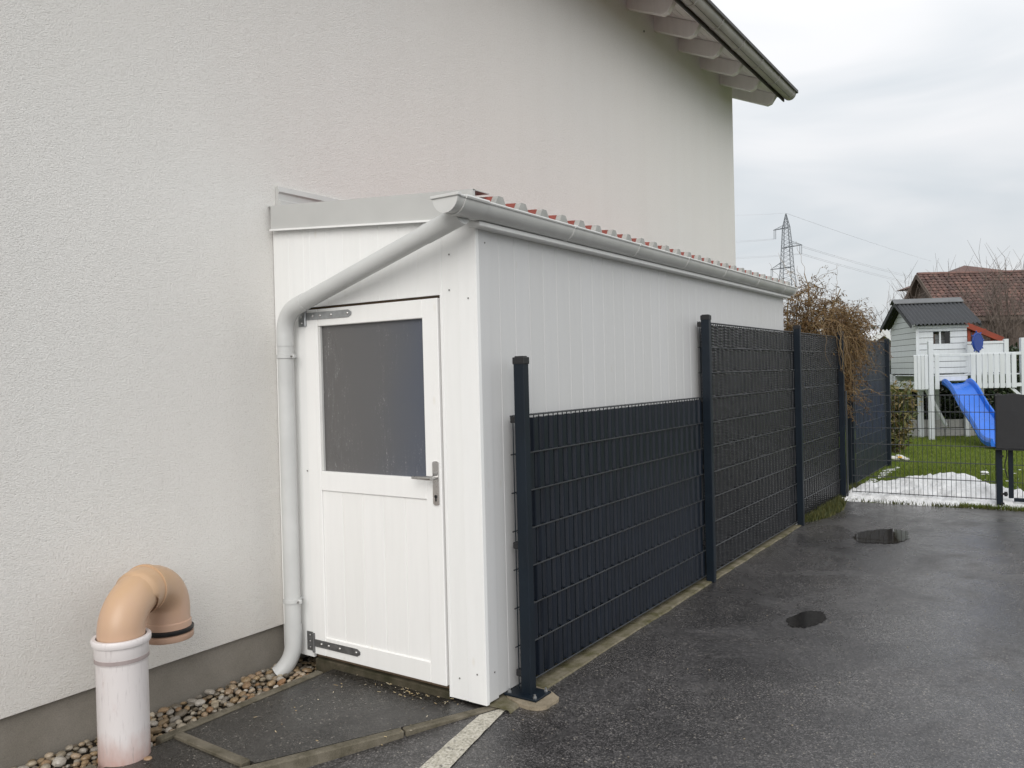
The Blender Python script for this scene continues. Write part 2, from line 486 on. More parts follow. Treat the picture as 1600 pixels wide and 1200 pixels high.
def mk_tile():
    mt, t, b = newmat("clay_roof_tile", (0.20, 0.10, 0.08), 0.8)
    f = noise(t, pos(t), 1.4, 6, 0.7)
    c = ramp(t, f, [(0.3, (0.065, 0.042, 0.038)), (0.5, (0.115, 0.064, 0.054)), (0.7, (0.165, 0.088, 0.070))])
    g = N(t, "ShaderNodeNewGeometry")
    c = mixc(t, 1.0, c, ramp(t, g.outputs['Random Per Island'], [(0, (0.6, 0.6, 0.62)), (1, (1.3, 1.28, 1.25))]), 'MULTIPLY')
    t.links.new(c, b.inputs['Base Color'])
    return mt
M['clay_tile'] = mk_tile()
M['brown_wall'] = simple("brown_boarding", (0.10, 0.075, 0.06), 0.85, 0.25, 2)
M['pale_wall'] = simple("pale_render", (0.45, 0.43, 0.40), 0.9, 0.08, 2)
M['white_roof'] = simple("pale_hut_roof", (0.62, 0.63, 0.64), 0.7, 0.1, 2)
M['glass_dark'] = simple("dark_glass", (0.015, 0.016, 0.018), 0.1, 0.1, 2)
M['pylon'] = simple("galvanised_lattice", (0.15, 0.165, 0.18), 0.6, 0.1, 1)
M['cable'] = simple("grey_cable", (0.46, 0.47, 0.485), 0.6, 0.05, 1)
M['yellow'] = simple("yellow_plastic", (0.62, 0.36, 0.03), 0.4, 0.1, 5)
M['stone_w'] = simple("pale_garden_stone", (0.52, 0.51, 0.48), 0.8, 0.2, 12)

# ------------------------------------------------------------------ object helpers
WLOC = {}
def link(o, parent=None):
    col.objects.link(o)
    if parent is not None:
        o.parent = parent
        o.matrix_parent_inverse = Matrix.Translation(-WLOC[parent.name])
    WLOC[o.name] = Vector(o.location)
    return o

def tag(o, label=None, cat=None, group=None, kind=None):
    if label: o['label'] = label
    if cat: o['category'] = cat
    if group: o['group'] = group
    if kind: o['kind'] = kind
    return o

def thing(name, label, cat, loc=(0, 0, 0), group=None):
    o = bpy.data.objects.new(name, None)
    o.location = loc
    o.empty_display_size = 0.1
    link(o)
    return tag(o, label, cat, group)

class MB:
    def __init__(s):
        s.v = []; s.f = []; s.smooth = []; s.mi = []; s.cur = 0
    def add(s, vs, fs, smooth=False):
        n = len(s.v)
        s.v.extend([tuple(a) for a in vs])
        for f in fs:
            s.f.append(tuple(i + n for i in f)); s.smooth.append(smooth); s.mi.append(s.cur)
    def box(s, x0, x1, y0, y1, z0, z1):
        s.add([(x0, y0, z0), (x1, y0, z0), (x1, y1, z0), (x0, y1, z0), (x0, y0, z1), (x1, y0, z1), (x1, y1, z1), (x0, y1, z1)],
              [(3, 2, 1, 0), (4, 5, 6, 7), (0, 1, 5, 4), (1, 2, 6, 5), (2, 3, 7, 6), (3, 0, 4, 7)])
    def cbox(s, x0, x1, y0, y1, z0, z1, b=0.003, M4=None):
        xs, ys, zs = (x0, x1), (y0, y1), (z0, z1)
        vs, idx = [], {}
        for i in (0, 1):
            for j in (0, 1):
                for k in (0, 1):
                    for a in range(3):
                        p = [xs[i], ys[j], zs[k]]
                        for q in range(3):
                            if q != a:
                                p[q] += b * (1 if (i, j, k)[q] == 0 else -1)
                        idx[(i, j, k, a)] = len(vs); vs.append(p)
        fs = []
        for a in range(3):
            o = [q for q in range(3) if q != a]
            for sd in (0, 1):
                def key(p, q):
                    c = [0, 0, 0]; c[a] = sd; c[o[0]] = p; c[o[1]] = q
                    return idx[(c[0], c[1], c[2], a)]
                f = [key(0, 0), key(1, 0), key(1, 1), key(0, 1)]
                if (sd == 0) == (a != 1): f.reverse()
                fs.append(tuple(f))
        for a in range(3):
            o = [q for q in range(3) if q != a]
            for p in (0, 1):
                for q in (0, 1):
                    c0 = [0, 0, 0]; c0[o[0]] = p; c0[o[1]] = q; c0[a] = 0
                    c1 = list(c0); c1[a] = 1
                    f = [idx[(*c0, o[0])], idx[(*c1, o[0])], idx[(*c1, o[1])], idx[(*c0, o[1])]]
                    fs.append(tuple(f))
        for i in (0, 1):
            for j in (0, 1):
                for k in (0, 1):
                    fs.append((idx[(i, j, k, 0)], idx[(i, j, k, 1)], idx[(i, j, k, 2)]))
        if M4 is not None:
            vs = [M4 @ Vector(p) for p in vs]
        # orient outward
        c = sum((Vector(p) for p in vs), Vector()) / len(vs)
        out = []
        for f in fs:
            P = [Vector(vs[i]) for i in f]
            n = (P[1] - P[0]).cross(P[2] - P[0])
            fc = sum(P, Vector()) / len(P)
            out.append(f if n.dot(fc - c) > 0 else tuple(reversed(f)))
        s.add(vs, out)
    def obox(s, p0, p1, w, h, b=0.003, upv=(0, 0, 1)):
        """beam from p0 to p1, w wide sideways, h high"""
        p0, p1 = Vector(p0), Vector(p1)
        d = p1 - p0; L = d.length; d.normalize()
        u = Vector(upv)
        sd = d.cross(u)
        if sd.length < 1e-4: sd = d.cross(Vector((0, 1, 0)))
        sd.normalize(); u2 = sd.cross(d)
        m4 = Matrix((d, sd, u2)).transposed().to_4x4(); m4.translation = p0
        s.cbox(0, L, -w / 2, w / 2, -h / 2, h / 2, b, m4)
    def tube(s, pts, r, n=8, caps=True, smooth=True):
        pts = [Vector(p) for p in pts]
        rs = r if isinstance(r, (list, tuple)) else [r] * len(pts)
        ref = None; rings = []
        vs = []
        for i, p in enumerate(pts):
            d = (pts[min(i + 1, len(pts) - 1)] - pts[max(i - 1, 0)])
            if d.length < 1e-9: d = Vector((0, 0, 1))
            d.normalize()
            if ref is None:
                ref = Vector((0, 0, 1)) if abs(d.z) < 0.9 else Vector((1, 0, 0))
            a = ref - d * ref.dot(d)
            if a.length < 1e-6: a = d.orthogonal()
            a.normalize(); ref = a
            b = d.cross(a)
            for k in range(n):
                t = 2 * pi * k / n
                vs.append(p + rs[i] * (cos(t) * a + sin(t) * b))
        fs = []
        for i in range(len(pts) - 1):
            for k in range(n):
                k2 = (k + 1) % n
                fs.append((i * n + k, i * n + k2, (i + 1) * n + k2, (i + 1) * n + k))
        s.add(vs, fs, smooth)
        if caps:
            L = (len(pts) - 1) * n
            m0 = len(s.v) - len(vs)
            s.f.append(tuple(m0 + k for k in reversed(range(n)))); s.smooth.append(False); s.mi.append(s.cur)
            s.f.append(tuple(m0 + L + k for k in range(n))); s.smooth.append(False); s.mi.append(s.cur)
    def lathe(s, prof, n=24, origin=(0, 0, 0), axis='Z', smooth=True):
        ox, oy, oz = origin
        vs = []
        for r, h in prof:
            for k in range(n):
                t = 2 * pi * k / n
                a, b = r * cos(t), r * sin(t)
                if axis == 'Z': vs.append((ox + a, oy + b, oz + h))
                elif axis == 'Y': vs.append((ox + b, oy + h, oz + a))
                else: vs.append((ox + h, oy + a, oz + b))
        fs = []
        for i in range(len(prof) - 1):
            for k in range(n):
                k2 = (k + 1) % n
                fs.append((i * n + k, i * n + k2, (i + 1) * n + k2, (i + 1) * n + k))
        s.add(vs, fs, smooth)
    def prism(s, poly, fn0, fn1):
        """poly of 2D points, extruded between two mapping functions"""
        n = len(poly)
        vs = [fn0(*p) for p in poly] + [fn1(*p) for p in poly]
        fs = [tuple(reversed(range(n))), tuple(range(n, 2 * n))] + [(i, (i + 1) % n, n + (i + 1) % n, n + i) for i in range(n)]
        s.add(vs, fs)
    def mesh(s, name, mats):
        me = bpy.data.meshes.new(name)
        me.from_pydata(s.v, [], s.f)
        me.polygons.foreach_set('use_smooth', s.smooth)
        if not isinstance(mats, (list, tuple)): mats = [mats]
        for mm in mats: me.materials.append(mm)
        if len(mats) > 1: me.polygons.foreach_set('material_index', s.mi)
        if any(s.smooth): me.set_sharp_from_angle(angle=radians(42))
        me.update()
        return me
    def build(s, name, mats, parent=None, fixn=False):
        me = s.mesh(name, mats)
        if fixn:
            import bmesh
            bm = bmesh.new(); bm.from_mesh(me)
            bmesh.ops.recalc_face_normals(bm, faces=bm.faces)
            bm.to_mesh(me); bm.free()
        return link(bpy.data.objects.new(name, me), parent)

def inst(name, me, parent, loc=(0, 0, 0), rot=None, scale=None):
    o = bpy.data.objects.new(name, me)
    o.location = loc
    if rot: o.rotation_euler = rot
    if scale: o.scale = scale
    return link(o, parent)

def cb(name, mat, parent, x0, x1, y0, y1, z0, z1, b=0.003):
    q = MB(); q.cbox(x0, x1, y0, y1, z0, z1, b)
    return q.build(name, mat, parent)

def beam(name, mat, parent, p0, p1, w, h, b=0.003, upv=(0, 0, 1)):
    q = MB(); q.obox(p0, p1, w, h, b, upv)
    return q.build(name, mat, parent)

def fbm(x, y, z=0.0, o=4):
    v, a = 0.0, 0.5
    for i in range(o):
        v += a * mnoise.noise(Vector((x, y, z)))
        x *= 2.03; y *= 2.03; z = z * 2.03 + 3.1; a *= 0.5
    return v
def sstep(a, b, x):
    t = max(0.0, min(1.0, (x - a) / (b - a)))
    return t * t * (3 - 2 * t)

# ------------------------------------------------------------------ setting: ground sheets
q = MB()
q.add([(-1500, -1500, -0.16), (1500, -1500, -0.16), (1500, 2500, -0.16), (-1500, 2500, -0.16)], [(0, 1, 2, 3)])
tag(q.build("ground", M['earth']), kind='structure')

def drive_z(x, y):
    z = -0.06 * sstep(3.5, 2.1, y) * sstep(0.8, -1.9, x)
    return z + 0.006 * fbm(x * 0.7, y * 0.7)

XS = [-2.395 + 0.12 * i for i in range(0, 36)] + [2.0, 2.8, 4, 6, 9, 13]
YS = [-9, -6, -3, -1, 0] + [0.4 + 0.15 * i for i in range(0, 68)] + [10.62]
q = MB()
vs = []
for y in YS:
    for x in XS:
        ye = y
        if y == YS[-1]:
            ye = 10.63 + 0.035 * x * 0.5 + 0.04 * fbm(x * 2.5, 1.7)
        xx = x
        if x == XS[0]: xx = -2.36 + 0.03 * fbm(3.3, y * 3.0) + 0.02 * sstep(8.8, 10.4, y)
        if x == XS[0] and y < 3.3: xx = -3.2
        vs.append((xx, ye, drive_z(x, y)))
nx = len(XS)
q.add(vs, [(j * nx + i, j * nx + i + 1, (j + 1) * nx + i + 1, (j + 1) * nx + i) for j in range(len(YS) - 1) for i in range(nx - 1)], True)
tag(q.build("driveway", M['asphalt']), kind='structure')

# raised apron before the shed door, with its kerbs
KA, KB = Vector((-3.02, 2.02, 0)), Vector((-2.378, 3.31, 0))      # top inner line of the front kerb
def kline(t): return KA + (KB - KA) * t
q = MB()
poly = [(-3.49, 2.27), (-2.935, 2.255), (-2.41, 3.29), (-2.43, 3.42), (-3.49, 3.42)]
q.prism(poly, lambda x, y: (x, y, -0.10), lambda x, y: (x, y, -0.004 + 0.004 * 0))
tag(q.build("door_apron", M['apron']), kind='structure')
q = MB()
poly = [(-3.49, -6.0), (-3.13, -6.0), (-3.13, 1.6), (-2.965, 2.205), (-3.49, 2.22)]
q.prism(poly, lambda x, y: (x, y, -0.10), lambda x, y: (x, y, -0.012))
tag(q.build("side_apron", M['apron']), kind='structure')

kerb = tag(bpy.data.objects.new("front_kerb", None), kind='structure'); kerb.location = KA; link(kerb)
d = (KB - KA).normalized(); L = (KB - KA).length
t0 = -0.95
while t0 < L - 0.02:
    t1 = min(t0 + 0.94 if t0 > -0.5 else t0 + 0.93 , L)
    if t0 < 0 <= t1 - 0.6: pass
    a = KA + d * (t0 + 0.004); b_ = KA + d * (t1 - 0.004)
    q = MB(); q.obox(a + Vector((0.012, -0.006, -0.085)), b_ + Vector((0.012, -0.006, -0.085)), 0.05, 0.175, 0.006)
    q.build("kerb_stone", M['kerb'], kerb)
    t0 = t1
edge = tag(bpy.data.objects.new("gravel_edging", None), kind='structure'); edge.location = (-3.52, 2, 0); link(edge)
for (a, b_) in (((-3.515, -1.2, -0.05), (-3.515, -0.01, -0.05)), ((-3.515, 0.0, -0.05), (-3.515, 0.92, -0.05)), ((-3.515, 0.93, -0.05), (-3.515, 1.86, -0.05)), ((-3.515, 2.16, -0.05), (-3.515, 3.16, -0.05))):
    q = MB(); q.obox(a, b_, 0.05, 0.11, 0.005); q.build("edging_stone", M['kerb'], edge)
q = MB(); q.obox((-3.486, 2.245, -0.05), (-2.97, 2.232, -0.05), 0.05, 0.108, 0.005)
q.build("edging_stone", M['kerb'], edge)

# gravel bed along the house wall
bed = tag(bpy.data.objects.new("gravel_bed", None), kind='structure'); bed.location = (-3.72, 2, -0.1); link(bed)
q = MB()
q.add([(-3.96, -6, -0.085), (-3.50, -6, -0.085), (-3.53, 3.6, -0.075), (-3.96, 3.6, -0.075)], [(0, 1, 2, 3)])
q.build("bed_soil", M['soil'], bed)
def pebble_mesh(seed):
    r_ = random.Random(seed)
    q = MB()
    n, mrings = 8, 5
    vs = [(0, 0, -0.5)]
    sx, sy, sz = r_.uniform(.8, 1.1), r_.uniform(.62, .9), r_.uniform(.42, .62)
    for i in range(1, mrings):
        ph = -pi / 2 + pi * i / mrings
        for k in range(n):
            t = 2 * pi * k / n
            w = 1 + 0.16 * fbm(cos(t) * 1.3 + seed, sin(t) * 1.3, ph)
            vs.append((0.5 * cos(ph) ** 0.8 * cos(t) * w, 0.5 * cos(ph) ** 0.8 * sin(t) * w, 0.5 * sin(ph) * w))
    vs.append((0, 0, 0.5))
    vs = [(x * sx, y * sy, z * sz) for x, y, z in vs]
    fs = [(0, 1 + (k + 1) % n, 1 + k) for k in range(n)]
    for i in range(mrings - 2):
        for k in range(n):
            fs.append((1 + i * n + k, 1 + i * n + (k + 1) % n, 1 + (i + 1) * n + (k + 1) % n, 1 + (i + 1) * n + k))
    top = len(vs) - 1; o = 1 + (mrings - 2) * n
    fs += [(o + k, o + (k + 1) % n, top) for k in range(n)]
    q.add(vs, fs, True)
    return q
PEB = [pebble_mesh(i) for i in range(7)]
PEBM = [p.mesh("pebble", M['pebble']) for p in PEB]
spots = []
tries = 0
while len(spots) < 300 and tries < 60000:
    tries += 1
    x, y = rnd.uniform(-3.905, -3.555), rnd.uniform(1.45, 3.22)
    s = rnd.uniform(0.028, 0.060) if rnd.random() < 0.8 else rnd.uniform(0.055, 0.074)
    if y > 3.06 and x > -3.6 : continue
    if (x + 3.52) ** 2 + (y - 2.0) ** 2 < 0.135 ** 2: continue
    if all((x - a) ** 2 + (y - b) ** 2 > ((s + c) * 0.40) ** 2 for a, b, c in spots):
        spots.append((x, y, s))
for i, (x, y, s) in enumerate(spots):
    zz = -0.060 + 0.012 * fbm(x * 6, y * 6) + s * 0.18 + 0.012 * sstep(1.6, 3.0, y)
    inst("pebble", PEBM[i % 7], bed, (x, y, zz), (rnd.uniform(-.35, .35), rnd.uniform(-.35, .35), rnd.uniform(0, 6.28)), (s, s, s))
q = MB()
for i in range(1150):
    x, y = rnd.uniform(-3.94, -3.545), rnd.uniform(-.2, 3.55)
    if (x + 3.52) ** 2 + (y - 2.0) ** 2 < 0.12 ** 2: continue
    s = rnd.uniform(0.018, 0.036)
    P = PEB[i % 7]; a = rnd.uniform(0, 6.28)
    q.add([(x + s * (vx * cos(a) - vy * sin(a)), y + s * (vx * sin(a) + vy * cos(a)), -0.072 + s * (vz + .3)) for vx, vy, vz in P.v], P.f, True)
tag(q.build("small_gravel", M['gravel'], bed), kind='stuff')
o = inst("pebble", PEBM[2], None, (-3.37, 2.02, 0.004), (0.1, 0.05, 0.6), (0.036, 0.036, 0.030))
o.name = "loose_pebble"
tag(o, "pale loose pebble lying on the asphalt at the foot of the vent pipe", "pebble")

# concrete strip below the fence, footing and painted line
def strip_edge(y, k): return 0.016 * fbm(y * 7 + k, k * 3.1) + 0.02 * fbm(y * 1.3, k)
q = MB(); n = 90
vs = []
for i in range(n + 1):
    y = 3.25 + (8.72 - 3.25) * i / n
    w = 0.068 - 0.02 * sstep(3.6, 7, y)
    vs += [(-2.47, y, 0.006), (-2.345 + w + strip_edge(y, 1.0), y, 0.009), (-2.325 + w + strip_edge(y, 1.0), y, -0.02)]
for i in range(n):
    a, b_ = i * 3, (i + 1) * 3
    q.add([], [])
    q.f += [(a, a + 1, b_ + 1, b_), (a + 1, a + 2, b_ + 2, b_ + 1)]; q.smooth += [False, False]; q.mi += [0, 0]
q.v = vs
tag(q.build("fence_footing_strip", M['strip_con']), kind='structure')
q = MB(); pts = []
for k in range(30):
    t = 2 * pi * k / 30
    r = 0.130 * (1 + 0.25 * fbm(cos(t) * 1.5 + 5, sin(t) * 1.5))
    pts.append((-2.27 + r * 1.08 * cos(t) - 0.03 * sin(t), 3.455 + r * 0.95 * sin(t)))
q.prism(pts, lambda x, y: (x, y, -0.03), lambda x, y: (x, y, 0.014))
tag(q.build("post_footing", M['footing']), kind='structure')
q = MB(); vs = []; n = 60
for i in range(n + 1):
    y = 1.0 + (3.275 - 1.0) * i / n
    xr = -2.20 - 0.165 * (y - 2.62) + 0.008 * fbm(y * 14, 0.3)
    tk = (y - KA.y) / (KB.y - KA.y)
    kx = KA.x + (KB.x - KA.x) * tk + 0.062
    xl = max(-2.325 - 0.12 * (y - 2.6) + 0.008 * fbm(y * 14, 7.3), kx)
    xl = min(xl, xr - 0.004)
    vs += [(xl, y, drive_z(xl, y) + 0.005), (xr, y, drive_z(xr, y) + 0.005)]
q.add(vs, [(2 * i, 2 * i + 1, 2 * i + 3, 2 * i + 2) for i in range(n)])
tag(q.build("parking_line", M['line']), kind='structure')

# puddles
def puddle(cx, cy, ax, ay, rot, seed, label, mat='water'):
    q = MB(); pts = []
    for k in range(280):
        t = 2 * pi * k / 280
        r = 1 + 0.30 * fbm(cos(t) * 1.1 + seed, sin(t) * 1.1 + seed) + 0.16 * fbm(cos(t) * 5 + seed, sin(t) * 5) + 0.12 * fbm(cos(t) * 24, sin(t) * 24 + seed)
        x, y = ax * r * cos(t), ay * r * sin(t)
        pts.append((cx + x * cos(rot) - y * sin(rot), cy + x * sin(rot) + y * cos(rot)))
    zz = max(drive_z(x, y) for x, y in pts) + 0.003
    q.add([(x, y, zz) for x, y in pts], [tuple(range(280))])
    o = q.build("puddle", M[mat])
    return tag(o, label, "puddle", "rain puddles on the driveway")
puddle(-1.47, 8.52, 0.225, 0.40, -0.12, 1.2, "largest rain puddle, mirroring the dark fence near the mesh fence")
puddle(-1.42, 5.49, 0.10, 0.22, -0.15, 4.4, "smaller dark puddle in the middle of the driveway", 'wet')

# lawn
q = MB()
vs = []; fs = []
LX = [-14 + 0.8 * i for i in range(45)]; LY = [10.45 + 0.55 * i for i in range(36)]
for y in LY:
    for x in LX:
        vs.append((x, y, (0.012 + 0.02 * fbm(x * .4, y * .4)) if y > 10.6 else -0.03))
nx = len(LX)
fs = [(j * nx + i, j * nx + i + 1, (j + 1) * nx + i + 1, (j + 1) * nx + i) for j in range(len(LY) - 1) for i in range(nx - 1)]
q.add(vs, fs, True)
tag(q.build("lawn", M['lawn']), kind='structure')
def lawn_z(x, y): return 0.012 + 0.02 * fbm(x * .4, y * .4)

def blades(q, n, fx, h0, h1, w, zf):
    V, F = [], []
    for i in range(n):
        x, y = fx()
        z = zf(x, y); a = rnd.uniform(0, 6.28); h = rnd.uniform(h0, h1); l = rnd.uniform(0, h * 0.8); la = rnd.uniform(0, 6.28)
        k = len(V)
        V += [(x - w * cos(a), y - w * sin(a), z - .01), (x + w * cos(a), y + w * sin(a), z - .01), (x + l * cos(la), y + l * sin(la), z + h)]
        F.append((k, k + 1, k + 2))
    q.add(V, F)
def snow_h(x, y):
    # height of the melting heap
    back = 11.95 + 0.55 * math.exp(-((x + 1.25) / 0.5) ** 2) + 0.25 * fbm(x * 2.2, 4.4) - 0.55 * sstep(-1.9, -2.35, x) - 0.25 * sstep(-0.8, -0.3, x)
    front = 10.70 + 0.022 * x + 0.14 * fbm(x * 3.2, 9.1) + 0.05 * fbm(x * 14, 2.1)
    e = min((y - front) / 0.22, (back - y) / 0.35, (x + 2.36 + 0.1 * fbm(y * 4, 1)) / 0.15, (0.25 - x) / 0.3)
    if e <= 0: return -0.05
    e = min(1, e)
    prof = 0.07 + 0.13 * math.exp(-((x + 1.3) / 0.55) ** 2) * sstep(10.8, 11.6, y) + 0.05 * fbm(x * 3, y * 3)
    return -0.02 + (prof + 0.02) * sstep(0, 1, e) ** 0.7 + (0.11 * fbm(x * 5, y * 5) + 0.06 * abs(fbm(x * 15, y * 15))) * e
q = MB()
def lawn_pt():
    while True:
        y = 10.68 + 10.5 * rnd.random() ** 1.7
        x = rnd.uniform(-3.4, 1.2)
        if snow_h(x, y) < 0.01 and (y > 10.95 or x > -1.0): return x, y
blades(q, 52000, lawn_pt, 0.02, 0.055, 0.006, lawn_z)
tag(q.build("grass", M['grass']), kind='stuff')

# snow heap and scraps
q = MB(); vs = []; nx, ny = 90, 66
for j in range(ny + 1):
    for i in range(nx + 1):
        x = -2.42 + 2.75 * i / nx; y = 10.55 + 2.35 * j / ny
        vs.append((x, y, snow_h(x, y) + (0.012 if snow_h(x, y) > -0.04 else 0)))
fs = []
for j in range(ny):
    for i in range(nx):
        f = (j * (nx + 1) + i, j * (nx + 1) + i + 1, (j + 1) * (nx + 1) + i + 1, (j + 1) * (nx + 1) + i)
        if max(vs[k][2] for k in f) > -0.03: fs.append(f)
q.add(vs, fs, True)
tag(q.build("snow_heap", M['snow']), "white melting heap of old snow behind the mesh fence", "snow")
def lump(q, x, y, z, s, seed, flat=0.5):
    P = PEB[seed % 7]
    q.add([(x + s * a * (1 + .3 * fbm(a * 3 + seed, b * 3)), y + s * b, z + s * c * flat) for a, b, c in P.v], P.f, True)
q = MB()
for i in range(60):
    y = rnd.uniform(11.6, 14.3); lump(q, -2.27 + 0.05 * fbm(y * 2, 3) + rnd.uniform(-.05, .06), y, lawn_z(-2.3, y) + 0.01, rnd.uniform(.03, .11), i, .4)
for i in range(26):
    x, y = rnd.uniform(-1.0, -.3), rnd.uniform(12.0, 14.6); lump(q, x, y, lawn_z(x, y) + 0.01, rnd.uniform(.02, .06), i, .5)
lump(q, -0.98, 13.9, 0.04, 0.14, 3, .6)
tag(q.build("snow_scraps", M['snow']), kind='stuff')

# weeds at the fence foot
def weeds(name, label, y0, y1, n, x0, x1):
    q = MB()
    def fx():
        y = rnd.uniform(y0, y1); w = sin(pi * (y - y0) / (y1 - y0)) ** 0.5
        return x0 + (x1 - x0) * rnd.random() ** 1.5 * w, y
    blades(q, n, fx, 0.02, 0.09, 0.008, lambda x, y: 0.0)
    o = q.build(name, M['weed'])
    return tag(o, label, "weeds")
weeds("weed_tuft", "green moss and weeds growing at the foot of the tall fence", 8.9, 10.62, 3200, -2.36, -2.13)
weeds("weed_tuft", "low weeds growing round the corner post by the snow", 10.72, 11.9, 1500, -2.38, -2.16)
q = MB()
blades(q, 800, lambda: (rnd.uniform(-1.3, .5) if rnd.random() < .8 else rnd.uniform(-2.2, -1.3), rnd.gauss(10.66, .035)), .012, .06, .006, lambda x, y: 0.0)
tag(q.build("dry_grass", M['weed']), kind='stuff')

# ------------------------------------------------------------------ the house
XW, YE = -3.92, 11.65
house = thing("house", "large white rendered house with overhanging eaves beside the shed", "house", (-8, 3, 0))
TAN = math.tan(radians(24))
def soff(x): return 5.62 - TAN * (x + 3.35)
XB = -12.4; XR = (XW + XB) / 2
zt = soff(XW) + 0.02; zr = soff(XR) + 0.02
q = MB()
prof = [(XB, 0.188), (XW, 0.188), (XW, zt), (XR, zr), (XB, zt)]
q.prism(prof, lambda x, z: (x, -9.0, z), lambda x, z: (x, YE, z))
q.build("wall", M['stucco'], house, True)
q = MB(); q.box(XB + .03, XW - 0.028, -8.97, YE - .03, -0.6, 0.1885); q.build("plinth", M['plinth'], house)
q = MB(); q.box(XB + .01, XW - 0.004, -8.99, YE - .01, 0.183, 0.1905)
# rafters with chamfered tails
raf = MB()
def raf_poly():
    zb = 5.675
    pts = [(-4.3, 5.675 + TAN * 0.38), (-3.50, 5.675 - TAN * 0.42), (-3.435, 5.505)]
    pts += [(-3.352, 5.62), (-4.3, soff(-4.3) - 0.001)]
    return pts
raf.prism(raf_poly(), lambda x, z: (x, -0.04, z), lambda x, z: (x, 0.04, z))
rme = raf.mesh("rafter", M['soffit'])
import bmesh
bm = bmesh.new(); bm.from_mesh(rme); bmesh.ops.recalc_face_normals(bm, faces=bm.faces)
bmesh.ops.bevel(bm, geom=list(bm.edges), offset=0.006, segments=1, affect='EDGES'); bm.to_mesh(rme); bm.free()
for k in range(-17, 6):
    inst("rafter", rme, house, (0, 8.22 + 0.7375 * k + (0.03 if k == 5 else 0), 0))
# soffit boards
for k in range(8):
    x1 = -3.325 - 0.095 * k; x0 = x1 - 0.089
    q = MB()
    q.prism([(x0, soff(x0) + .001), (x1, soff(x1) + .001), (x1, soff(x1) + 0.02), (x0, soff(x0) + 0.02)], lambda x, z: (x, -9.3, z), lambda x, z: (x, 12.12, z))
    q.build("soffit_board", M['soffit'], house, True)
# verge + roof slab
q = MB()
ov = 0.55
xe = -3.20
def rz(x): return soff(x) + 0.023
q.prism([(xe, rz(xe)), (XR, rz(XR)), (2 * XR - xe, rz(xe)), (2 * XR - xe, rz(xe) + .09), (XR, rz(XR) + .1), (xe, rz(xe) + .05)], lambda x, z: (x, -9.35, z), lambda x, z: (x, 12.16, z))
q.build("roof", M['tile_dark'], house, True)
q = MB(); q.cbox(-3.325, -3.305, -9.3, 12.13, 5.56, 5.655, .003); q.build("eaves_fascia", M['dark_trim'], house)
q = MB(); q.cbox(-3.15, -3.115, -9.35, 12.17, 5.655, 5.70, .004); q.build("roof_edge", M['dark_trim'], house)
def half_gutter(cx, cz, r, y0, y1, th=0.004, bead=0.010, n=14):
    q = MB(); prof = []
    for k in range(n + 1):
        t = pi + pi * k / n
        prof.append((cx + r * cos(t), cz + r * sin(t)))
    inner = [(cx + (r - th) * cos(pi + pi * k / n), cz + (r - th) * sin(pi + pi * k / n)) for k in range(n, -1, -1)]
    poly = prof + inner; m_ = len(poly)
    vs = [(x, y0, z) for x, z in poly] + [(x, y1, z) for x, z in poly]
    fs = [(i, (i + 1) % m_, m_ + (i + 1) % m_, m_ + i) for i in range(m_)]
    for y_, o_ in ((y0, 0), (y1, m_)):
        for k in range(n):
            fs.append((o_ + k, o_ + k + 1, o_ + m_ - 2 - k, o_ + m_ - 1 - k))
    q.add(vs, fs, True)
    q.tube([(cx + r - .001, y0, cz), (cx + r - .001, y1, cz)], bead, 8)
    return q
HG = (-3.235, 5.665, 0.092)
g = half_gutter(*HG, -9.3, 12.15, 0.004, 0.012).build("gutter", M['gutter_zinc'], house, True)
q = MB(); q.prism([(HG[0] + HG[2] * cos(pi + pi * k / 14), HG[1] + HG[2] * sin(pi + pi * k / 14)) for k in range(15)], lambda x, z: (x, 12.145, z), lambda x, z: (x, 12.158, z))
q.build("end_cap", M['gutter_zinc'], g, True)
br = half_gutter(HG[0], HG[1], HG[2] + 0.006, -0.016, 0.016, 0.005, 0.015).mesh("gutter_bracket", M['gutter_zinc'])
for y in [8.35 + .7375 * k for k in range(-3, 6)]:
    inst("gutter_bracket", br, g, (0, y, 0))
o = cb("wall_screw", M['screw'], house, XW - .005, XW + .012, 8.62, 8.64, 5.56, 5.58)

# ------------------------------------------------------------------ the shed
YF, XS_, XL, YB = 3.24, -2.40, -3.915, 8.62
shed = thing("storage_shed", "white lean-to timber shed with a half glazed door and red roof sheet", "shed", (-3.1, 5.9, 0))
def ftop(x): return 2.44 + (x - XS_) * (2.565 - 2.44) / (XL - XS_)     # lower line of the verge board
def front_board(x0, x1, z0, y0=YF, th=0.018, name="front_board", ztop=None):
    q = MB(); b = 0.0013
    za, zb = ftop(x0) + .05, ftop(x1) + .05
    if ztop is not None: za = zb = ztop
    vs = [(x0, y0 + b, z0), (x0 + b, y0, z0), (x1 - b, y0, z0), (x1, y0 + b, z0), (x1, y0 + th, z0), (x0, y0 + th, z0),
          (x0, y0 + b, za), (x0 + b, y0, za), (x1 - b, y0, zb), (x1, y0 + b, zb), (x1, y0 + th, zb), (x0, y0 + th, za)]
    fs = [(5, 4, 3, 2, 1, 0), (6, 7, 8, 9, 10, 11)] + [(i, (i + 1) % 6, 6 + (i + 1) % 6, 6 + i) for i in range(6)]
    q.add(vs, fs)
    return q.build(name, M['white_wood'], shed, True)
DX0, DX1, DZ1 = -3.648, -2.642, 2.070
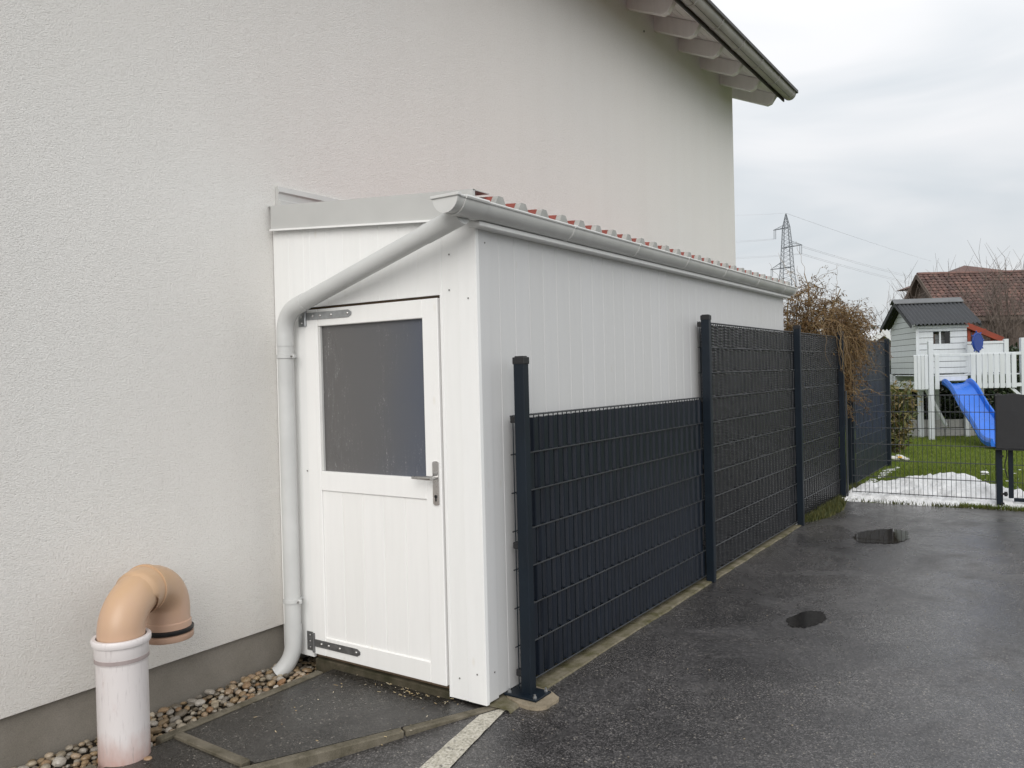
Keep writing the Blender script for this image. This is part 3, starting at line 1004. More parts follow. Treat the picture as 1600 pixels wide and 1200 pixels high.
# boards above the door
edges = [-3.60, -3.465, -3.33, -3.195, -3.06, -2.925, -2.79, -2.635]
front_board(XL, -3.782, 0.03); front_board(-3.782, DX0 - 0.004, 0.036)
front_board(DX0 - .004, edges[0], DZ1 + .012)
for a, b_ in zip(edges[:-1], edges[1:]): front_board(a, b_, DZ1 + .012)
front_board(-2.635, -2.618, 0.012, YF - 0.006, 0.024, "door_trim")
front_board(-2.618, -2.512, 0.012, YF - 0.004, 0.022, "corner_board")
front_board(-2.512, XS_ + .003, 0.012, YF - 0.006, 0.024, "corner_board")
q = MB(); q.box(-3.7, -2.60, YF + .03, YF + .06, 0.03, 2.2); q.build("door_frame", M['shadow_gap'], shed)
# side boards
P_ = 0.1435
bd = MB(); bb = 0.006
prof = [(0, 0.0005), (0.0, -bb), (bb, 0), (P_ - bb * .6, 0), (P_, -bb * .6), (P_, -0.02), (0, -0.02)]
prof = [(0.0, -bb), (bb * .8, 0), (P_ - .0006, 0), (P_ - .0003, -bb), (P_ - .0003, -0.02), (0, -0.02)]
bd.prism([(y, x) for y, x in prof], lambda y, x: (XS_ + x, y, 0.028), lambda y, x: (XS_ + x, y, 2.43))
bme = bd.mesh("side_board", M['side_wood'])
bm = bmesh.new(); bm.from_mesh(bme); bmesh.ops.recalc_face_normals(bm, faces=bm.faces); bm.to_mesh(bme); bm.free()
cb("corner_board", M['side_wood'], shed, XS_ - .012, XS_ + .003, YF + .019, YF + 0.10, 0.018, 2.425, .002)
y = YF + 0.045 + 0.0
y = 3.289
k = 0
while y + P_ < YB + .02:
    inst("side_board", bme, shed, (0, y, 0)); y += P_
q = MB()
q.box(XL, XS_ - .03, YB - .02, YB, 0.03, 2.5); q.build("rear_wall", M['white_wood'], shed)
sc_ = MB(); sc_.lathe([(0.0045, 0), (0.0045, 0.002), (0.0, 0.003)], 8)
scm = sc_.mesh("screw", M['screw'])
for x, z in [(-2.565, 0.12), (-2.452, 0.16), (-2.565, 2.28), (-2.45, 2.05), (-2.57, 2.1), (-3.66, 1.13)]:
    inst("screw", scm, shed, (x, YF - .007, z), (pi / 2, 0, 0))
for y_, z in [(3.31, 2.33), (3.305, 0.16)]:
    inst("screw", scm, shed, (XS_ + .0035, y_, z), (0, pi / 2, 0))
# trim strip below the gutter
cb("eaves_trim", M['white_wood'], shed, XS_ - .01, -2.337, 3.192, YB + .04, 2.392, 2.416, .003)
q = MB(); q.box(-2.44, XS_ + .002, YF + .02, YB + .02, 2.42, 2.50); q.build("eaves_board", M['grey_metal'], shed)
# verge fascia (slightly sloping sheet metal)
q = MB()
XA = XS_ + 0.012
q.prism([(XL + .02, 2.560), (XA, 2.437), (XA, 2.582), (XL + .02, 2.704)], lambda x, z: (x, YF - 0.030, z), lambda x, z: (x, YF - 0.012, z))
vf = q.build("verge_flashing", M['grey_metal'], shed, True)
q = MB()
q.prism([(XL + .02, 2.554), (XA, 2.431), (XA, 2.441), (XL + .02, 2.564)], lambda x, z: (x, YF - 0.042, z), lambda x, z: (x, YF - 0.031, z))
q.build("drip_edge", M['white_wood'], vf, True)
q = MB()
q.prism([(XL, 2.702), (XA, 2.578), (XA, 2.583), (XL, 2.707)], lambda x, z: (x, YF - 0.029, z), lambda x, z: (x, YF + 0.11, z))
q.build("top_leg", M['grey_metal'], vf, True)
# wall flashing along the house
q = MB()
q.prism([(-3.918, 2.70), (-3.872, 2.70), (-3.872, 2.745), (-3.893, 2.755), (-3.893, 2.79), (-3.882, 2.80), (-3.897, 2.835), (-3.918, 2.835)], lambda x, z: (x, YF + 0.03, z), lambda x, z: (x, YB + .05, z))
q.build("wall_flashing", M['grey_metal'], shed, True)
# trapezoid roof sheet
PER = 0.2085
def roof_prof(y):
    t = ((y - 3.31) / PER) % 1.0
    h = 0.044
    if t < 0.14: return h * (t / 0.14)
    if t < 0.34: return h
    if t < 0.48: return h * (1 - (t - 0.34) / 0.14)
    return 0.0
ys = []
k = 0
y0 = 3.31
while y0 + PER * k < YB + .05:
    for t in (0, .14, .34, .48):
        yy = y0 + PER * (k + t)
        if yy < YB + .07: ys.append(yy)
    k += 1
ys = [3.25] + ys
def roof_z(x): return 2.516 + (x + 2.33) * (2.64 - 2.512) / (-3.9 + 2.33)
q = MB(); vs = []
for yy in ys:
    h = roof_prof(yy) if yy > 3.3 else 0
    for x in (-3.90, -2.36):
        vs.append((x, yy, roof_z(x) + h))
    for x in (-3.90, -2.36):
        vs.append((x, yy, roof_z(x) + h - .002))
fs = []
for i in range(len(ys) - 1):
    a, b_ = 4 * i, 4 * (i + 1)
    fs += [(a, a + 1, b_ + 1, b_), (a + 2, b_ + 2, b_ + 3, a + 3), (a + 1, a + 3, b_ + 3, b_ + 1)]
q.add(vs, fs)
q.build("roof_sheet", M['red_sheet'], shed)
fl = MB()
fl.prism([(0, 0), (0.14 * PER, .046), (.34 * PER, .046), (.48 * PER, 0)], lambda y, z: (-2.366, y, roof_z(-2.35) + z - .002), lambda y, z: (-2.326, y, roof_z(-2.35) + z - .004))
flm = fl.mesh("profile_filler", M['filler'])
bm = bmesh.new(); bm.from_mesh(flm); bmesh.ops.recalc_face_normals(bm, faces=bm.faces); bm.to_mesh(flm); bm.free()
k = 0
while y0 + PER * (k + .48) < YB + .07:
    inst("profile_filler", flm, shed, (0, y0 + PER * k, 0)); k += 1
cb("eaves_strip", M['filler'], shed, -2.366, -2.328, 3.25, YB + .05, roof_z(-2.35) - .012, roof_z(-2.35) - .001, .002)
# gutter
SG = (-2.338, 2.490, 0.071)
g = half_gutter(*SG, 2.935, YB + .01, 0.003, 0.008).build("gutter", M['grey_pvc'], shed, True)
q = MB(); q.prism([(SG[0] + (SG[2] + .004) * cos(pi + pi * k / 16), SG[1] + (SG[2] + .004) * sin(pi + pi * k / 16)) for k in range(17)], lambda x, z: (x, 2.926, z), lambda x, z: (x, 2.94, z))
q.cbox(SG[0] - SG[2] - .012, SG[0] + SG[2] + .012, 2.918, 2.945, SG[1] - .004, SG[1] + .010, .002)
q.build("end_cap", M['grey_pvc'], g, True)
q = MB(); q.prism([(SG[0] + (SG[2] + .004) * cos(pi + pi * k / 16), SG[1] + (SG[2] + .004) * sin(pi + pi * k / 16)) for k in range(17)], lambda x, z: (x, YB + .008, z), lambda x, z: (x, YB + .022, z))
q.build("end_cap", M['grey_pvc'], g, True)
half_gutter(SG[0], SG[1], SG[2] + .006, 2.985, 3.165, 0.005, 0.011).build("outlet_sleeve", M['grey_pvc'], g, True)
br = half_gutter(SG[0], SG[1], SG[2] + .003, -0.010, 0.010, 0.004, 0.011).mesh("gutter_bracket", M['grey_pvc'])
for y_ in (4.01, 4.86, 5.70, 6.52, 7.40, 8.25): inst("gutter_bracket", br, g, (0, y_, 0))
# downpipe
def arc3(p0, p1, p2, n=8):
    p0, p1, p2 = Vector(p0), Vector(p1), Vector(p2)
    return [(1 - t) ** 2 * p0 + 2 * t * (1 - t) * p1 + t * t * p2 for t in [i / n for i in range(n + 1)]]
DPX, DPY, DR = -3.742, 3.165, 0.0465
top = Vector((DPX, DPY, 2.055)); jo = Vector((-2.345, 3.075, 2.435))
dd = (jo - top).normalized()
pts = [Vector((DPX, DPY, z)) for z in (0.16, 0.6, 1.2, 1.8)] + arc3((DPX, DPY, 1.93), top, top + dd * 0.13)
dp = MB(); dp.tube(pts + [top + dd * 0.5, top + dd * 1.0, jo - dd * 0.16], DR, 20, True)
dpo = dp.build("downpipe", M['pipe_pvc'], shed)
q = MB(); q.tube([jo - dd * 0.26, jo - dd * 0.01], DR + .003, 20); q.build("outlet_elbow", M['pipe_pvc'], dpo)
q = MB(); q.tube([Vector((DPX, DPY, 1.86))] + arc3((DPX, DPY, 1.93), top, top + dd * 0.13) + [top + dd * .2], DR + .0028, 20); q.build("bend", M['pipe_pvc'], dpo)
# open spout at the foot
fp = [Vector((DPX, DPY, 0.24)), Vector((DPX, DPY, 0.17))] + arc3((DPX, DPY, 0.14), (DPX, DPY, 0.02), (DPX - .055, DPY - .075, -0.045), 7)
q = MB(); q.tube(fp, DR + .003, 20, False); q.tube(list(reversed(fp)), DR - .002, 20, False)
a_, b_ = len(q.v) // 2 - 20, len(q.v) // 2
q.build("spout", M['pipe_pvc'], dpo)
for z in (1.80, 0.375):
    q = MB(); q.lathe([(DR + .001, -.011), (DR + .006, -.010), (DR + .006, .010), (DR + .001, .011)], 20, (DPX, DPY, z))
    q.cbox(DPX + DR, DPX + DR + .03, DPY - .008, DPY + .008, z - .011, z + .011, .002)
    q.cbox(DPX - .01, DPX + .01, DPY + DR - .01, YF + .002, z - .009, z + .009, .001)
    c_ = q.build("pipe_clamp", M['pipe_pvc'], dpo)
    s_ = MB(); s_.lathe([(.005, 0), (.005, .008), (0, .009)], 8, (DPX + DR + .016, DPY - .008, z), 'Y')
    s_.v = [(x, 2 * (DPY - .008) - y_, z_) for x, y_, z_ in s_.v]
    s_.build("screw", M['screw'], c_, True)
# door: parts are thing > door > pieces
DY = YF - 0.012
door = cb("door", M['door_wood'], shed, -3.60, -2.70, YF + .0225, YF + .0285, 0.08, 2.05)
def dpart(name, mat, x0, x1, y0_, y1_, z0, z1, b=.003): return cb(name, mat, door, x0, x1, y0_, y1_, z0, z1, b)
GX0, GX1, GZ0, GZ1 = -3.540, -2.752, 1.133, 1.968
dpart("stile", M['door_wood'], -3.645, GX0, DY, DY + .034, 0.062, 2.066)
dpart("stile", M['door_wood'], GX1, -2.648, DY, DY + .034, 0.062, 2.066)
dpart("rail", M['door_wood'], GX0 + .001, GX1 - .001, DY + .001, DY + .034, GZ1, 2.066)
dpart("rail", M['door_wood'], GX0 + .001, GX1 - .001, DY + .001, DY + .034, 1.022, GZ0)
dpart("rail", M['door_wood'], GX0 + .001, GX1 - .001, DY + .001, DY + .034, 0.062, 0.170)
w = (GX1 - GX0) / 5
for k in range(5):
    dpart("panel_board", M['door_wood'], GX0 + w * k + .0005, GX0 + w * (k + 1) - .0005, DY + .010, DY + .022, 0.165, 1.03, .0022)
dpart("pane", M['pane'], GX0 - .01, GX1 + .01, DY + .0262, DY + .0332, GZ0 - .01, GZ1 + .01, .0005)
dpart("glazing_bead", M['grey_pvc'], GX0 + .0005, GX0 + .014, DY + .008, DY + .026, GZ0 + .001, GZ1 - .001, .002)
for z in (1.25, 1.55, 1.85):
    pass
# strap hinges
def hinge(z, mat):
    q = MB(); sl = DY - .0045
    pts = [(-3.622, -.021), (-3.285, -.021), (-3.262, -.008), (-3.262, .008), (-3.285, .021), (-3.622, .021)]
    q.prism(pts, lambda x, zz: (x, sl, z + zz), lambda x, zz: (x, sl + .004, z + zz))
    q.cbox(-3.704, -3.645, YF - .006, YF - .001, z - .055, z + .055, .001)
    q.tube([(-3.634, sl, z - .056), (-3.634, sl, z + .056)], .0085, 10)
    h = q.build("hinge", mat, door, True)
    return h
hinge(2.028, M['zinc']); hinge(0.128, M['zinc_old'])
bt = MB(); bt.lathe([(.008, 0), (.008, .003), (.005, .006), (0, .007)], 10)
btm = bt.mesh("bolt", M['steel'])
for z in (2.028, 0.128):
    for x in (-3.57, -3.51, -3.42, -3.29): inst("bolt", btm, door, (x, DY - .0045, z), (pi / 2, 0, 0))
    for dz in (-.036, 0, .036): inst("bolt", btm, door, (-3.676, YF - .006, z + dz), (pi / 2, 0, 0), (.7, .7, .7))
# handle: plate, lever, keyhole
q = MB(); pts = []
for k in range(9):
    t = pi * k / 8; pts.append((.0195 * cos(t), .104 + .010 * sin(t)))
for k in range(9):
    t = pi + pi * k / 8; pts.append((.0195 * cos(t), -.104 + .010 * sin(t)))
HX, HZ = -2.681, 1.112
q.prism(pts, lambda x, z: (HX + x, DY - .008, HZ + z), lambda x, z: (HX + x, DY + .001, HZ + z))
q.build("handle_plate", M['steel'], door, True)
q = MB(); q.tube([(HX, DY - .006, 1.142), (HX, DY - .042, 1.142), (HX - .004, DY - .050, 1.142)], .011, 14)
lv = [(HX + .008, DY - .050, 1.142), (HX - .02, DY - .052, 1.142), (HX - .07, DY - .050, 1.141), (HX - .125, DY - .046, 1.140)]
q.tube(lv, [.0125, .0115, .0095, .0075], 14); q.build("lever", M['steel'], door)
q = MB(); q.tube([(HX, DY - .011, 1.043), (HX, DY - .006, 1.043)], .0085, 12); q.cbox(HX - .004, HX + .004, DY - .011, DY - .006, 1.018, 1.044, .001)
q.build("keyhole", M['black'], door)

# litter in front of the door
q = MB()
for i in range(120):
    if i < 85: x, y_ = rnd.gauss(-2.86, .16), rnd.gauss(3.20, .035)
    else: x, y_ = rnd.uniform(-3.4, -2.55), rnd.uniform(2.5, 3.2)
    if x < -3.45 or x > -2.5 or y_ > 3.26: continue
    a, l, w_ = rnd.uniform(0, 6.28), rnd.uniform(.003, .010) * (2.0 if rnd.random() < .10 else 1), rnd.uniform(.001, .0022)
    cx, cy = cos(a), sin(a)
    q.add([(x - cx * l - cy * w_, y_ - cy * l + cx * w_, .001), (x + cx * l - cy * w_, y_ + cy * l + cx * w_, .003), (x + cx * l + cy * w_, y_ + cy * l - cx * w_, .004), (x - cx * l + cy * w_, y_ - cy * l - cx * w_, .002)], [(0, 1, 2, 3)])
tag(q.build("wood_litter", M['dry_litter']), kind='stuff')
q = MB()
q.cbox(-3.64, -2.637, 3.235, 3.40, -0.05, 0.034, .006)
tag(q.build("shed_sill", M['sill']), kind='structure')

# loose grit on the tarmac
q = MB()
for i in range(260):
    y_ = 2.0 + 6.5 * rnd.random() ** 1.6; x = rnd.uniform(-2.2, 1.2 + .2 * y_)
    s_ = rnd.uniform(.0025, .0065); z = drive_z(x, y_) + .002; a = rnd.uniform(0, 6.28); e_ = rnd.uniform(.5, 1)
    q.add([(x + s_ * cos(a), y_ + s_ * sin(a), z), (x - s_ * e_ * sin(a), y_ + s_ * e_ * cos(a), z), (x - s_ * cos(a), y_ - s_ * sin(a), z), (x + s_ * e_ * sin(a), y_ - s_ * e_ * cos(a), z), (x, y_, z + s_ * .7)],
          [(0, 1, 4), (1, 2, 4), (2, 3, 4), (3, 0, 4)])
tag(q.build("loose_grit", M['footing']), kind='stuff')

# ------------------------------------------------------------------ vent pipe
vent = thing("vent_pipe", "faded orange swan-neck vent pipe on a bleached upright by the house wall", "pipe", (-3.52, 2.0, 0))
VP = Vector((-3.52, 2.0, 0)); VD = Vector((-0.17, 0.34, 0)).normalized()
q = MB()
q.lathe([(0.0, -.09), (.108, -.09), (.108, .42), (.1085, .424), (.1125, .43), (.1135, .497), (.1140, .50), (.1215, .503), (.1245, .512), (.1245, .528), (.121, .533), (.105, .532)], 40, VP)
up_ = q.build("upright", M['pipe_pale'], vent)
q = MB(); q.lathe([(.1118, .430), (.1138, .431), (.1140, .448), (.1122, .449)], 40, VP); q.build("faded_band", M['pipe_band'], up_)
RB = 0.19; zc = 0.545
def upt(a): return VP + VD * (RB - RB * cos(a)) + Vector((0, 0, zc + 0.148 * sin(a)))
q = MB()
p1 = [VP + Vector((0, 0, .50))] + [upt(pi / 2 * k / 12) for k in range(0, 12)] + [upt(pi / 2) - VD * .0]
r1 = [.1] * 11 + [.1, .1, .1]
q.tube(p1, r1, 40); q.build("elbow", M['pipe_orange'], vent)
q = MB()
for (a0, a1, rr) in ((1.22, 1.62, .1085),):
    q.tube([upt(a0)] + [upt(a0 + (a1 - a0) * k / 4) for k in range(5)] + [upt(a1)], [.1] + [rr] * 5 + [.1], 40)
q.tube([upt(a) for a in (1.56, 1.60, 1.64)], .1135, 40)
q.build("socket", M['pipe_orange'], vent)
q = MB()
end = VP + VD * 2 * RB
p2 = [upt(pi / 2 + pi / 2 * k / 12) for k in range(0, 13)] + [end + Vector((0, 0, .49)), end + Vector((0, 0, .485)), end + Vector((0, 0, .425))]
r2 = [.103] * 13 + [.103, .108, .108]
q.tube(p2, r2, 40, False); q.build("elbow", M['pipe_orange'], vent)
q = MB(); q.lathe([(.10, .428), (.112, .432), (.1185, .44), (.1185, .452), (.108, .456)], 40, end); 
q.build("rubber_ring", M['black'], vent)
q = MB(); q.lathe([(.09, .40), (.113, .398), (.1175, .404), (.1175, .428), (.10, .431)], 40, end); q.build("mouth_rim", M['pipe_orange'], vent)
q = MB(); q.lathe([(.0, .47), (.099, .47), (.095, .40)], 30, end); q.build("mouth_lining", M['black'], vent)

# ------------------------------------------------------------------ fences
def post_mesh(name, w, d, z0, z1):
    q = MB(); q.cbox(-w / 2, w / 2, -d / 2, d / 2, z0, z1, .004)
    return q
def cap_mesh(w, d):
    q = MB(); q.cbox(-w / 2 - .004, w / 2 + .004, -d / 2 - .004, d / 2 + .004, -.03, .006, .003); q.cbox(-w / 2 + .004, w / 2 - .004, -d / 2 + .004, d / 2 - .004, .004, .012, .003)
    return q
capm = cap_mesh(.064, .046).mesh("post_cap", M['black'])
clip = MB(); clip.cbox(-.022, .022, -.018, .018, -.017, .017, .004); clipm = clip.mesh("panel_clip", M['black'])
def post(parent, x, y, z1, clips=(), z0=0.0, w=.064, d=.046):
    me = post_mesh("post", w, d, 0, z1 - z0).mesh("post", M['anthracite'])
    o = inst("post", me, parent, (x, y, z0))
    inst("post_cap", capm, o, (x, y, z1))
    for z in clips: inst("panel_clip", clipm, o, (x - w / 2 - .012, y, z))
    return o
XP, XM = -2.302, -2.350
def panel(parent, y0_, y1_, zb, nrow, stripmat, amp, wrinkle, ph=0.0, axis='Y', strips=True, x=XM, spacing=0.05, thick=1.0):
    Lh = y1_ - y0_
    hb = MB(); r = .0040 * thick
    wo_ = amp + wrinkle * .30 + .001 if strips else .010
    for dx in (-wo_, wo_): hb.tube([(dx, 0, 0), (dx, Lh, 0)], r, 6)
    hm = hb.mesh("horizontal_bar", M['bar_lit'] if wrinkle > .002 else M['bar'])
    vb = MB(); vb.tube([(0, 0, zb - .012), (0, 0, zb + .2 * nrow + .004)], .0030 * thick, 5)
    vmsh = vb.mesh("vertical_bar", M['anthracite'] if strips else M['bar'])
    if axis == 'X':
        rot = (0, 0, -pi / 2)
    for k in range(nrow + 1):
        if axis == 'Y': inst("horizontal_bar", hm, parent, (x, y0_, zb + .2 * k))
        else: inst("horizontal_bar", hm, parent, (y0_, x, zb + .2 * k), rot)
    nb = int(Lh / spacing)
    off = (Lh - nb * spacing) / 2 if Lh < 2.0 else 0.004
    for k in range(nb + 1):
        if axis == 'Y': inst("vertical_bar", vmsh, parent, (x, y0_ + off + spacing * k, 0))
        else: inst("vertical_bar", vmsh, parent, (y0_ + off + spacing * k, x, 0))
    if not strips: return
    for row in range(nrow):
        q = MB()
        seg = 10
        ns = nb * seg
        rows = 31 if wrinkle else 3
        vs = []
        for j in range(rows):
            zz = zb + .2 * row + .0035 + (.193 if row < nrow - 1 else .181) * j / (rows - 1)
            for i in range(4, ns + 1):
                s_ = i / seg
                side = 1 if row % 2 == 0 else -1
                wv = max(-1.0, min(1.0, 2.6 * sin(pi * (s_ + ph + .5)) * side + 0.85))
                dx = amp * wv
                yy = y0_ + off + spacing * s_
                if wrinkle:
                    dx += wrinkle * (fbm(yy * 9, zz * 30, row * 3.1, 2) * 0.7 + 0.36 * sin(zz * 265 + 5.0 * fbm(yy * 9, zz * 3, row) + 1.6 * int(s_ + ph)))
                else:
                    dx += 0.0012 * fbm(yy * 3, zz * 2, row)
                vs.append((x + dx, yy, zz))
        n1 = ns - 3
        fs = [(j * n1 + i, j * n1 + i + 1, (j + 1) * n1 + i + 1, (j + 1) * n1 + i) for j in range(rows - 1) for i in range(n1 - 1)]
        q.add(vs, fs, True)
        st = q.build("privacy_strip", stripmat, parent)

low = thing("low_privacy_fence", "low dark fence panel with smooth privacy strips and bolted front post beside the shed", "fence", (-2.33, 4.7, 0))
panel(low, 3.452, 6.085, .048, 7, M['strip_a'], .0130, 0)
p1_ = post(low, -2.296, 3.462, 1.745, (1.43, .78, .12), 0.018, .064, .05)
q = MB(); q.cbox(-2.402, -2.205, 3.388, 3.535, .014, .025, .002); q.build("base_plate", M['anthracite'], p1_)
for x, y_ in ((-2.225, 3.41), (-2.225, 3.515), (-2.38, 3.41), (-2.38, 3.515)):
    q = MB(); q.lathe([(.011, 0), (.011, .008), (.006, .009), (.006, .020), (0, .021)], 6, (x, y_, .025)); q.build("anchor_bolt", M['zinc'], p1_)
tall = thing("tall_privacy_fence", "tall dark fence of two panels with wrinkled woven strips beside the driveway", "fence", (-2.33, 8.4, 0))
panel(tall, 6.095, 8.765, .042, 10, M['strip_b'], .0150, .0056)
panel(tall, 8.77, 10.80, .042, 10, M['strip_b'], .0150, .0050, .3)
post(tall, -2.302, 6.105, 2.085, (2.02, 1.43, .9, .3), 0.0, .066, .05)
post(tall, -2.302, 8.745, 2.10, (2.0,), 0.0, .066, .05)
post(tall, -2.302, 10.76, 2.10, (1.5, .8), 0.0, .066, .05)
gard = thing("garden_privacy_fence", "farther dark fence panel with blue-grey strips standing on the lawn beyond the mesh fence", "fence", (-2.42, 13.1, 0))
panel(gard, 11.98, 14.40, .05, 10, M['strip_c'], .010, .0012, .15, x=-2.40)
post(gard, -2.43, 11.90, 2.06, (), 0.0, .085, .06)
post(gard, -2.375, 14.46, 2.10, (1.9,), 0.0, .07, .06)

mesh = thing("mesh_fence", "see-through dark double-bar mesh fence across the end of the driveway", "fence", (-1.4, 10.78, 0))
panel(mesh, -2.20, -0.65, .10, 6, None, 0, 0, axis='X', strips=False, x=10.78, thick=0.95)
cb("edge_post", M['bar'], mesh, -2.262, -2.245, 10.76, 10.79, 0.0, 1.36, .002)
o = post(mesh, -0.612, 10.78, 1.30, (), 0.0, .064, .05)
for z in (.60, .17, .06): cb("panel_clip", M['black'], mesh, -.60, -.565, 10.745, 10.755, z - .012, z + .012, .003)
gate = thing("garden_gate", "dark tube framed mesh gate at the right edge of the photo", "gate", (-0.1, 10.8, 0))
cb("frame_tube", M['anthracite'], gate, -.525, -.475, 10.775, 10.815, .12, 1.28, .004)
cb("frame_tube", M['anthracite'], gate, -.474, .75, 10.776, 10.814, .085, .125, .004)
cb("frame_tube", M['anthracite'], gate, -.474, .75, 10.776, 10.814, 1.24, 1.28, .004)
cb("frame_tube", M['anthracite'], gate, .751, .80, 10.775, 10.815, .085, 1.28, .004)
vb = MB(); vb.tube([(0, 10.795, .12), (0, 10.795, 1.245)], .003, 5); vme = vb.mesh("vertical_bar", M['bar'])
for k in range(24): inst("vertical_bar", vme, gate, (-.44 + .05 * k, 0, 0))
hb = MB(); hb.tube([(-.476, 10.788, 0), (.752, 10.788, 0)], .004, 6); hme = hb.mesh("horizontal_bar", M['bar'])
for k in range(5): inst("horizontal_bar", hme, gate, (0, 0, .3 + .2 * k))
q = MB(); q.tube([(-.583, 10.79, .165), (-.53, 10.79, .165)], .008, 8); q.tube([(-.552, 10.79, .14), (-.552, 10.79, .19)], .017, 10); q.build("hinge", M['black'], gate)
# cable hanging beside the gate
q = MB(); q.tube([(-.545 + .012 * sin(k * 1.1), 10.76, .70 - .05 * k) for k in range(8)], .006, 6)
tag(q.build("hanging_cable", M['black']), "thin black cable hanging below the dark box beside the gate post", "cable")
# the dark cover box on the post
box = thing("gate_box", "large dark grey cloth-textured box fixed to the gate post at the right edge", "box", (-.2, 10.70, .7))
q = MB(); nx, nz = 26, 16
def box_v(u_, v_):
    x = -.625 + .95 * u_; z = .695 + .60 * v_
    z += (0.010 * fbm(x * 6, 2.2) + .018 * math.exp(-((x + .46) / .09) ** 2)) * v_
    dy = -0.006 * sin(pi * u_) * sin(pi * v_) + .006 * fbm(x * 5, z * 5)
    return x, dy, z
vs = []
for j in range(nz + 1):
    for i in range(nx + 1):
        x, dy, z = box_v(i / nx, j / nz); vs.append((x, 10.665 + dy, z))
for j in range(nz + 1):
    for i in range(nx + 1):
        x, dy, z = box_v(i / nx, j / nz); vs.append((x, 10.752, z))
n1 = nx + 1; off = n1 * (nz + 1)
fs = [(j * n1 + i, j * n1 + i + 1, (j + 1) * n1 + i + 1, (j + 1) * n1 + i) for j in range(nz) for i in range(nx)]
fs += [(off + f[3], off + f[2], off + f[1], off + f[0]) for f in list(fs)]
for i in range(nx):
    fs += [(i + 1, i, off + i, off + i + 1), (nz * n1 + i, nz * n1 + i + 1, off + nz * n1 + i + 1, off + nz * n1 + i)]
for j in range(nz):
    fs += [(j * n1, (j + 1) * n1, off + (j + 1) * n1, off + j * n1), ((j + 1) * n1 + nx, j * n1 + nx, off + j * n1 + nx, off + (j + 1) * n1 + nx)]
q.add(vs, fs, False)
q.build("cover", M['box_fabric'], box, True)
cb("side_edge", M['black'], box, -.637, -.626, 10.662, 10.755, .69, 1.297, .003)
cb("bottom_edge", M['black'], box, -.637, .33, 10.661, 10.755, .676, .689, .003)

# ------------------------------------------------------------------ playhouse
PO = Vector((-2.396, 19.91, 0.0)); PU = Vector((.9004, .4351, 0)); PW = Vector((-.4351, .9004, 0))
def P(s, w, z): return PO + PU * s + PW * w + Vector((0, 0, z))
PM = Matrix((PU, PW, Vector((0, 0, 1)))).transposed().to_4x4(); PM.translation = PO
ph = thing("playhouse", "white timber playhouse on stilts with dark corrugated roof and railed deck", "playhouse", PO)
def pb(name, s0, s1, w0, w1, z0, z1, b=.005, mat='play_wood', parent=None):
    q = MB(); q.cbox(s0, s1, w0, w1, z0, z1, b, PM)
    return q.build(name, M[mat], parent or ph)
# posts
for (s, w_, z1) in ((0.0, 0, 2.18), (0.02, .72, 1.45), (1.88, 0.0, 2.2), (-.02, 2.6, 1.45), (1.02, 2.6, 1.45), (1.02, .75, 1.45), (1.9, 2.2, 2.25)):
    pb("post", s - .05, s + .05, w_ - .05, w_ + .05, 0.0, z1)
# deck
for k in range(14):
    pb("deck_board", -.05, 2.12, .06 + .16 * k, .06 + .16 * k + .15, 1.405, 1.43)
pb("deck_beam", .16, .78, .04, .075, 1.30, 1.40); pb("deck_beam", -.06, 1.93, .70, .75, 1.26, 1.40); pb("deck_beam", -.06, 1.93, 2.3, 2.35, 1.26, 1.40)
pb("deck_beam", -.11, -.06, .1, 2.6, 1.10, 1.28)
# railing slats
x = -.37
for k in range(4):
    pb("railing_slat", -.365 + .074 * k, -.297 + .074 * k, -.075, -.053, 1.125, 1.88)
pb("railing_slat", .065, .158, -.075, -.053, 1.122, 1.88)
for k in range(8):
    a = .80 + .1175 * k
    pb("railing_slat", a, a + .098, -.075, -.053, 1.125, 1.875)
pb("top_rail", .055, 1.83, -.052, -.018, 1.835, 1.90)
pb("top_rail", -.37, -.06, -.052, -.018, 1.84, 1.885)
pb("bottom_rail", .79, 1.83, -.052, -.018, 1.15, 1.23); pb("bottom_rail", -.37, -.06, -.052, -.018, 1.15, 1.23)
# braces
beam("brace", M['play_wood'], ph, P(-.08, .10, 1.16), P(.42, .35, .30), .05, .07)
beam("brace", M['play_wood'], ph, P(1.62, -.0, 1.14), P(1.85, -.0, .92), .05, .06)
# house body: lapped siding boards
HS0, HS1, HW0, HW1, HZ0, HZ1 = -.03, 1.05, .75, 2.65, 1.46, 2.50
RZ = 3.12; WR = (HW0 + HW1) / 2
nb_ = 8; bh = (2.56 - HZ0) / nb_
WX0, WX1, WZ0, WZ1 = .33, .69, 2.135, 2.42
for k in range(nb_):
    z0, z1 = HZ0 + bh * k, HZ0 + bh * (k + 1) - .010
    segs = [(HS0, HS1)]
    if z1 > WZ0 + .02 and z0 < WZ1 - .02: segs = [(HS0, WX0), (WX1, HS1)]
    for a, b_ in segs: pb("siding_board", a, b_, HW0, HW0 + .03, z0, z1, .006)
    for a, b_ in segs: pb("siding_board", a, b_, HW1 - .03, HW1, z0, z1, .006) if (len(segs) == 1) else None
k = 0; z0 = HZ0
while z0 < RZ - .12:
    z1 = z0 + bh - .010
    zm = z1
    def wlim(z):
        if z <= 2.56: return HW0 + .032, HW1 - .032
        f = (z - 2.56) / (RZ - .02 - 2.56)
        return HW0 + .032 + (WR - HW0) * f, HW1 - .032 - (HW1 - WR) * f
    a0, b0 = wlim(z0); a1, b1 = wlim(z1)
    for s0, s1 in ((HS0, HS0 + .03), (HS1 - .03, HS1)):
        q = MB(); q.prism([(a0, z0), (b0, z0), (b1, z1), (a1, z1)], lambda w_, z: tuple(P(s0, w_, z)), lambda w_, z: tuple(P(s1, w_, z)))
        q.build("siding_board", M['play_wood'], ph, True)
    z0 += bh
